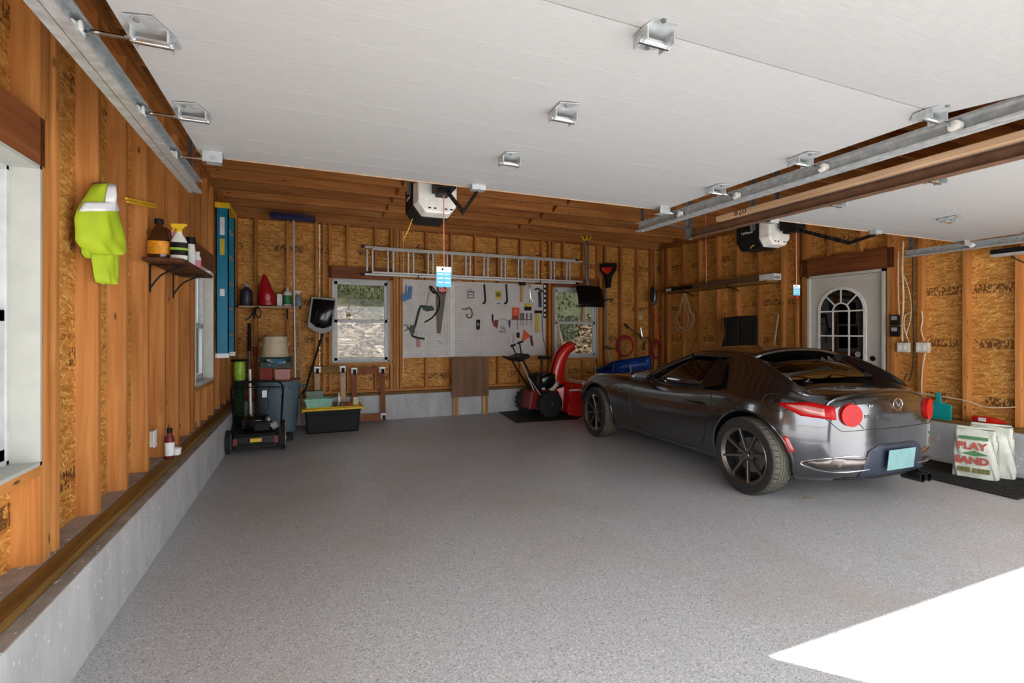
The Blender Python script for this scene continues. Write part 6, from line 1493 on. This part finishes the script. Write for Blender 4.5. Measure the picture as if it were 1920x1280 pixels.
# coil of cable hanging below the shelf
c = PX(1283, 592, 6.19); t = thing('cable_loop', 'pale cable hung in teardrop loops under the plank shelf', 'cable', c)
top = PX(1285, 542, 6.19)
for k, (rw, dy, zb) in enumerate(((.20, 0, -.20), (.17, .05, -.27), (.22, -.06, -.24))):
    pts = [top+Vector((-.01*k, 0, -.01))]+[c+Vector((-.015*k, dy+rw*math.sin(a), -.02+(zb if math.cos(a) < 0 else .0)*abs(math.cos(a))+.12*max(0, math.cos(a)))) for a in [R(40+280*i/10) for i in range(11)]]+[top+Vector((-.01*k, .0, -.012))]
    MB().tube(smoothpath(pts, 4), .008, 6).build('loop', 'coil_tan', t, smooth=True)
MB().cyl((6.23, top.y, top.z), (6.16, top.y, top.z), .005, n=6).build('nail', 'galv_dark', t)
# black folded chair / panel behind the car
t = thing('folded_chair', 'black padded folding chair leaning on the right wall behind the car', 'chair', PX(1388, 648, 6.08))
X0 = 6.11
q = [PX(u, v, X0) for u, v in ((1360, 596), (1388, 592), (1388, 650), (1356, 650), (1362, 628))]; MB().prism(q, (-.04, 0, 0)).build('backrest', 'seat_black', t, bevel=.012)
q = [PX(u, v, X0) for u, v in ((1390, 592), (1422, 591), (1421, 600), (1417, 650), (1390, 650))]; MB().prism(q, (-.04, 0, 0)).build('seat', 'seat_black', t, bevel=.012)
for u in (1361, 1419):
    a = PX(u, 594, X0-.05); MB().cyl(a, (X0-.06, a.y+(.04 if u < 1400 else -.0), .0), .012, n=8).build('leg', 'black_plastic', t, smooth=True)
a = PX(1453, 588, 6.15); o = MB().cyl((6.22, a.y, a.z), (6.14, a.y+.12, .373+.04), .011, n=8).build('garden_stake', 'pole_wood', smooth=True); tag(o, 'thin pale stake leaning between black chair and door', 'stake')
# switches, outlets, wiring
for i, (v, lb) in enumerate(((600, 'upper black wall control beside the door'), (621, 'lower black wall control beside the door'))):
    p = PX(1680, v, 6.235); t = thing('wall_control', lb, 'switch', p)
    MB().box(6.20, 6.238, p.y-.045, p.y+.045, p.z-.06, p.z+.06).build('case', 'black_plastic', t, bevel=.006); MB().box(6.196, 6.20, p.y-.03, p.y+.03, p.z+.0, p.z+.045).build('button', 'grey_plastic', t, bevel=.003)
for i, (u, lb) in enumerate(((1697, 'cream outlet box nearer the door with cables above'), (1733, 'cream outlet box with a cable running down'))):
    p = PX(u, 651, 6.235); t = thing('outlet_box', lb, 'outlet', p)
    MB().box(6.19, 6.239, p.y-.06, p.y+.06, p.z-.055, p.z+.055).build('box', 'outlet', t, bevel=.005)
    for s in (-1, 1): MB().box(6.188, 6.19, p.y+s*.028-.016, p.y+s*.028+.016, p.z-.03, p.z+.03).build('socket', 'white_card', t)
def cable(pts, X, r, m, label):
    o = MB().tube(smoothpath([PX(u, v, X) for u, v in pts], 5), r, 6).build('cable', m, smooth=True); tag(o, label, 'cable')
cable([(1694, 452), (1692, 500), (1694, 560), (1692, 605), (1692, 640)], 6.228, .009, 'wire_cream', 'thick cream cable running straight down to the outlet nearer the door')
cable([(1685, 470), (1684, 530), (1686, 590)], 6.225, .005, 'wire_cream', 'thin cream cable above the black wall controls')
cable([(1694, 515), (1703, 540), (1709, 570), (1707, 600), (1700, 625), (1704, 640)], 6.225, .005, 'wire_cream', 'cream cable bowing out right of the thick one')
cable([(1728, 583), (1730, 600), (1727, 618), (1733, 638)], 6.222, .006, 'wire_cream', 'short wavy cable above the outlet on the stud')
cable([(1735, 662), (1730, 690), (1728, 720), (1729, 760)], 6.222, .006, 'wire_cream', 'cream cable dropping below the outlet on the stud')
cable([(1712, 470), (1711, 560), (1713, 640), (1711, 690), (1704, 715)], 6.222, .006, 'dark_cord', 'dark cable running down beside the stud')
cable([(1708, 585), (1697, 592), (1695, 612), (1700, 630)], 6.218, .005, 'wire_cream', 'small cream cable loop above the outlet nearer the door')
cable([(1712, 735), (1760, 742), (1810, 751), (1850, 763), (1905, 763)], 6.232, .006, 'wire_cream', 'cream cable sagging along the lower right wall')
cable([(1700, 700), (1694, 715), (1690, 735), (1686, 745)], 6.20, .006, 'dark_cord', 'short dark cord near the car boot')
# dustpan
t = thing('dustpan', 'teal dustpan standing on the sill beam right of the car', 'dustpan', PX(1758, 785, 6.19))
X0 = 6.20
MB().prism([PX(u, v, X0) for u, v in ((1733, 754), (1750, 752), (1772, 755), (1786, 760), (1785, 787), (1755, 784), (1731, 778))], (-.02, 0, 0)).build('pan', 'teal_plastic', t, bevel=.008)
MB().prism([PX(u, v, X0-.02) for u, v in ((1731, 776), (1785, 785), (1785, 788), (1731, 780))], (-.05, 0, 0)).build('lip', 'teal_plastic', t, bevel=.003)
MB().prism([PX(u, v, X0-.005) for u, v in ((1756, 756), (1757, 736), (1764, 735), (1767, 757))], (-.02, 0, 0)).build('handle', 'teal_plastic', t, bevel=.005)
# red bottle lying on the sill
a, b = PX(1825, 780, 6.19), PX(1886, 788, 6.19); zz = .411
t = thing('red_bottle', 'red plastic bottle lying on the sill beam above the sand bags', 'bottle', (6.19, a.y, zz))
ya, yb = a.y, b.y
MB().lathe([(.03, 0), (.038, .02), (.038, .15), (.026, .19), (.018, .22), (.013, abs(ya-yb))], (6.185, ya, zz+.038), 16, Matrix.Rotation(PI/2, 4, 'X')).build('bottle', 'red_paint', t, smooth=True)
MB().obox((6.146, ya-.09, zz+.045), (.003, .06, .035)).build('label_patch', 'white_card', t)
# black and silver metal bar fixed to the wall
a, b = PX(1862, 478, 6.15), PX(1960, 456, 6.15)
t = thing('wall_bar', 'dark bar with silver underside near the right picture edge', 'lamp', (a+b)/2)
MB().box(6.10, 6.19, b.y, a.y, a.z, a.z+.045).build('housing', 'black_plastic', t); MB().box(6.10, 6.19, b.y, a.y, a.z-.022, a.z).build('lower_strip', 'alu', t); MB().box(6.19, 6.239, (a.y+b.y)/2-.02, (a.y+b.y)/2+.02, a.z, a.z+.03).build('bracket', 'galv_dark', t); MB().box(6.19, 6.239, a.y-.08, a.y-.04, a.z, a.z+.03).build('bracket', 'galv_dark', t)
MB().tube(smoothpath([PX(u, v, 6.16) for u, v in ((1894, 474), (1898, 481), (1908, 487), (1925, 494))], 4), .006, 6).build('bar_cord', 'dark_cord', t)
# drain mat and sand bags
P4 = [PZ(u, v, 0) for u, v in ((1728, 891), (1890, 936), (1925, 919), (1740, 868))]
mat_o = thing('drain_mat', 'black ribbed drainage mat beside the car against the right wall', 'mat', (P4[0]+P4[2])/2)
x0, x1 = 5.14, 5.90; y0, y1 = 2.05, 3.02
MB().box(x0, x1, y0, y1, 0, .006).build('base_sheet', 'mat_rubber', mat_o)
for k in range(30):
    y = y0+.01+(y1-y0-.02)*k/29; piece('rib', x0, x1, y-.006, y+.006, .006, .014, 'rubber', mat_o)
for k in range(8):
    x = x0+.01+(x1-x0-.02)*k/7; piece('cross_rib', x-.006, x+.006, y0, y1, .006, .012, 'rubber', mat_o)
def bag(x, y, w_, d, h, rz, label, front):
    t = thing('sand_bag', label, 'bag', (x, y, .014), rz, local=True)
    rg = random.Random(int(x*100)); P = []
    nx, nz = 16, 12
    rows = []
    for i in range(nz+1):
        s = i/nz; k = math.sin(PI*min(1, max(0, s)))**.45 if 0 < s < 1 else 0
        row = []
        for j in range(32):
            a = 2*PI*j/32; ca, sa = math.cos(a), math.sin(a)
            sx = abs(ca)**.35*(1 if ca > 0 else -1); sy = abs(sa)**.45*(1 if sa > 0 else -1)
            ww = w_/2*(1.04-.10*s+.0*k); dd = d/2*(.35+.65*k if s > .5 else .75+.25*k)
            row.append(Vector((sx*ww+.008*math.sin(s*11+j), sy*dd+.008*math.sin(j*1.7+s*9), h*s+.006*math.sin(j*.9) if i else 0)))
        rows.append(row+[row[0]])
    MB().grid(rows).add(rows[0][:-1], [tuple(range(32))[::-1]]).add(rows[-1][:-1], [tuple(range(32))]).build('sack', 'bag_plastic', t, smooth='all')
    yf = -d/2-.010
    if front:
        MB().prism([(-w_*.36, yf, h*.80), (w_*.30, yf, h*.80), (w_*.30, yf, h*.86), (-w_*.36, yf, h*.86)], (0, .02, 0)).build('printed_band', 'bag_green', t)
        text('PLAY', .085, 'bag_red', t, frame((-.02, yf-.004, h*.66), (1, 0, 0), (0, 0, 1)), .002, bold=.004)
        text('SAND', .085, 'bag_red', t, frame((-.02, yf-.004, h*.36), (1, 0, 0), (0, 0, 1)), .002, bold=.004)
        MB().prism([(-w_*.30, yf, h*.50), (0, yf, h*.46), (w_*.30, yf, h*.50), (0, yf, h*.57)], (0, .02, 0)).build('leaf_mark', 'bag_green', t)
        for k in range(7): MB().prism([(-w_*.38+k*w_*.10+(.012 if k > 2 else 0), yf, h*.12+dz) for dz in (0, .04)]+[(-w_*.38+k*w_*.10+w_*.075+(.012 if k > 2 else 0), yf, h*.12+dz) for dz in (.04, 0)], (0, .02, 0)).build('printed_block', 'bag_olive', t)
    MB().box(w_*.515, w_*.522, -d*.13, -d*.03, h*.12, h*.80).build('side_print', 'bag_green' if front else 'bag_olive', t)
    MB().box(-w_*.44, w_*.44, -.006, .006, h-.005, h+.02).build('top_seam', 'bag_plastic', t, bevel=.002)
bag(5.56, 2.50, .29, .15, .43, R(-70), 'white and green sack reading PLAY SAND in red on the mat', True)
bag(5.745, 2.47, .30, .15, .45, R(-70), 'white sack with olive print behind the play sand', False)

p = PZ(1515, 934, .004); o = MB().prism([p+Vector(q) for q in ((-.04, 0, 0), (-.01, .018, .004), (.03, .008, 0), (.05, -.01, .006), (.0, -.014, 0))], (0, 0, .003)).build('dry_leaf', 'dry_leaf'); tag(o, 'single dry brown leaf on the floor behind the car wheel', 'leaf')
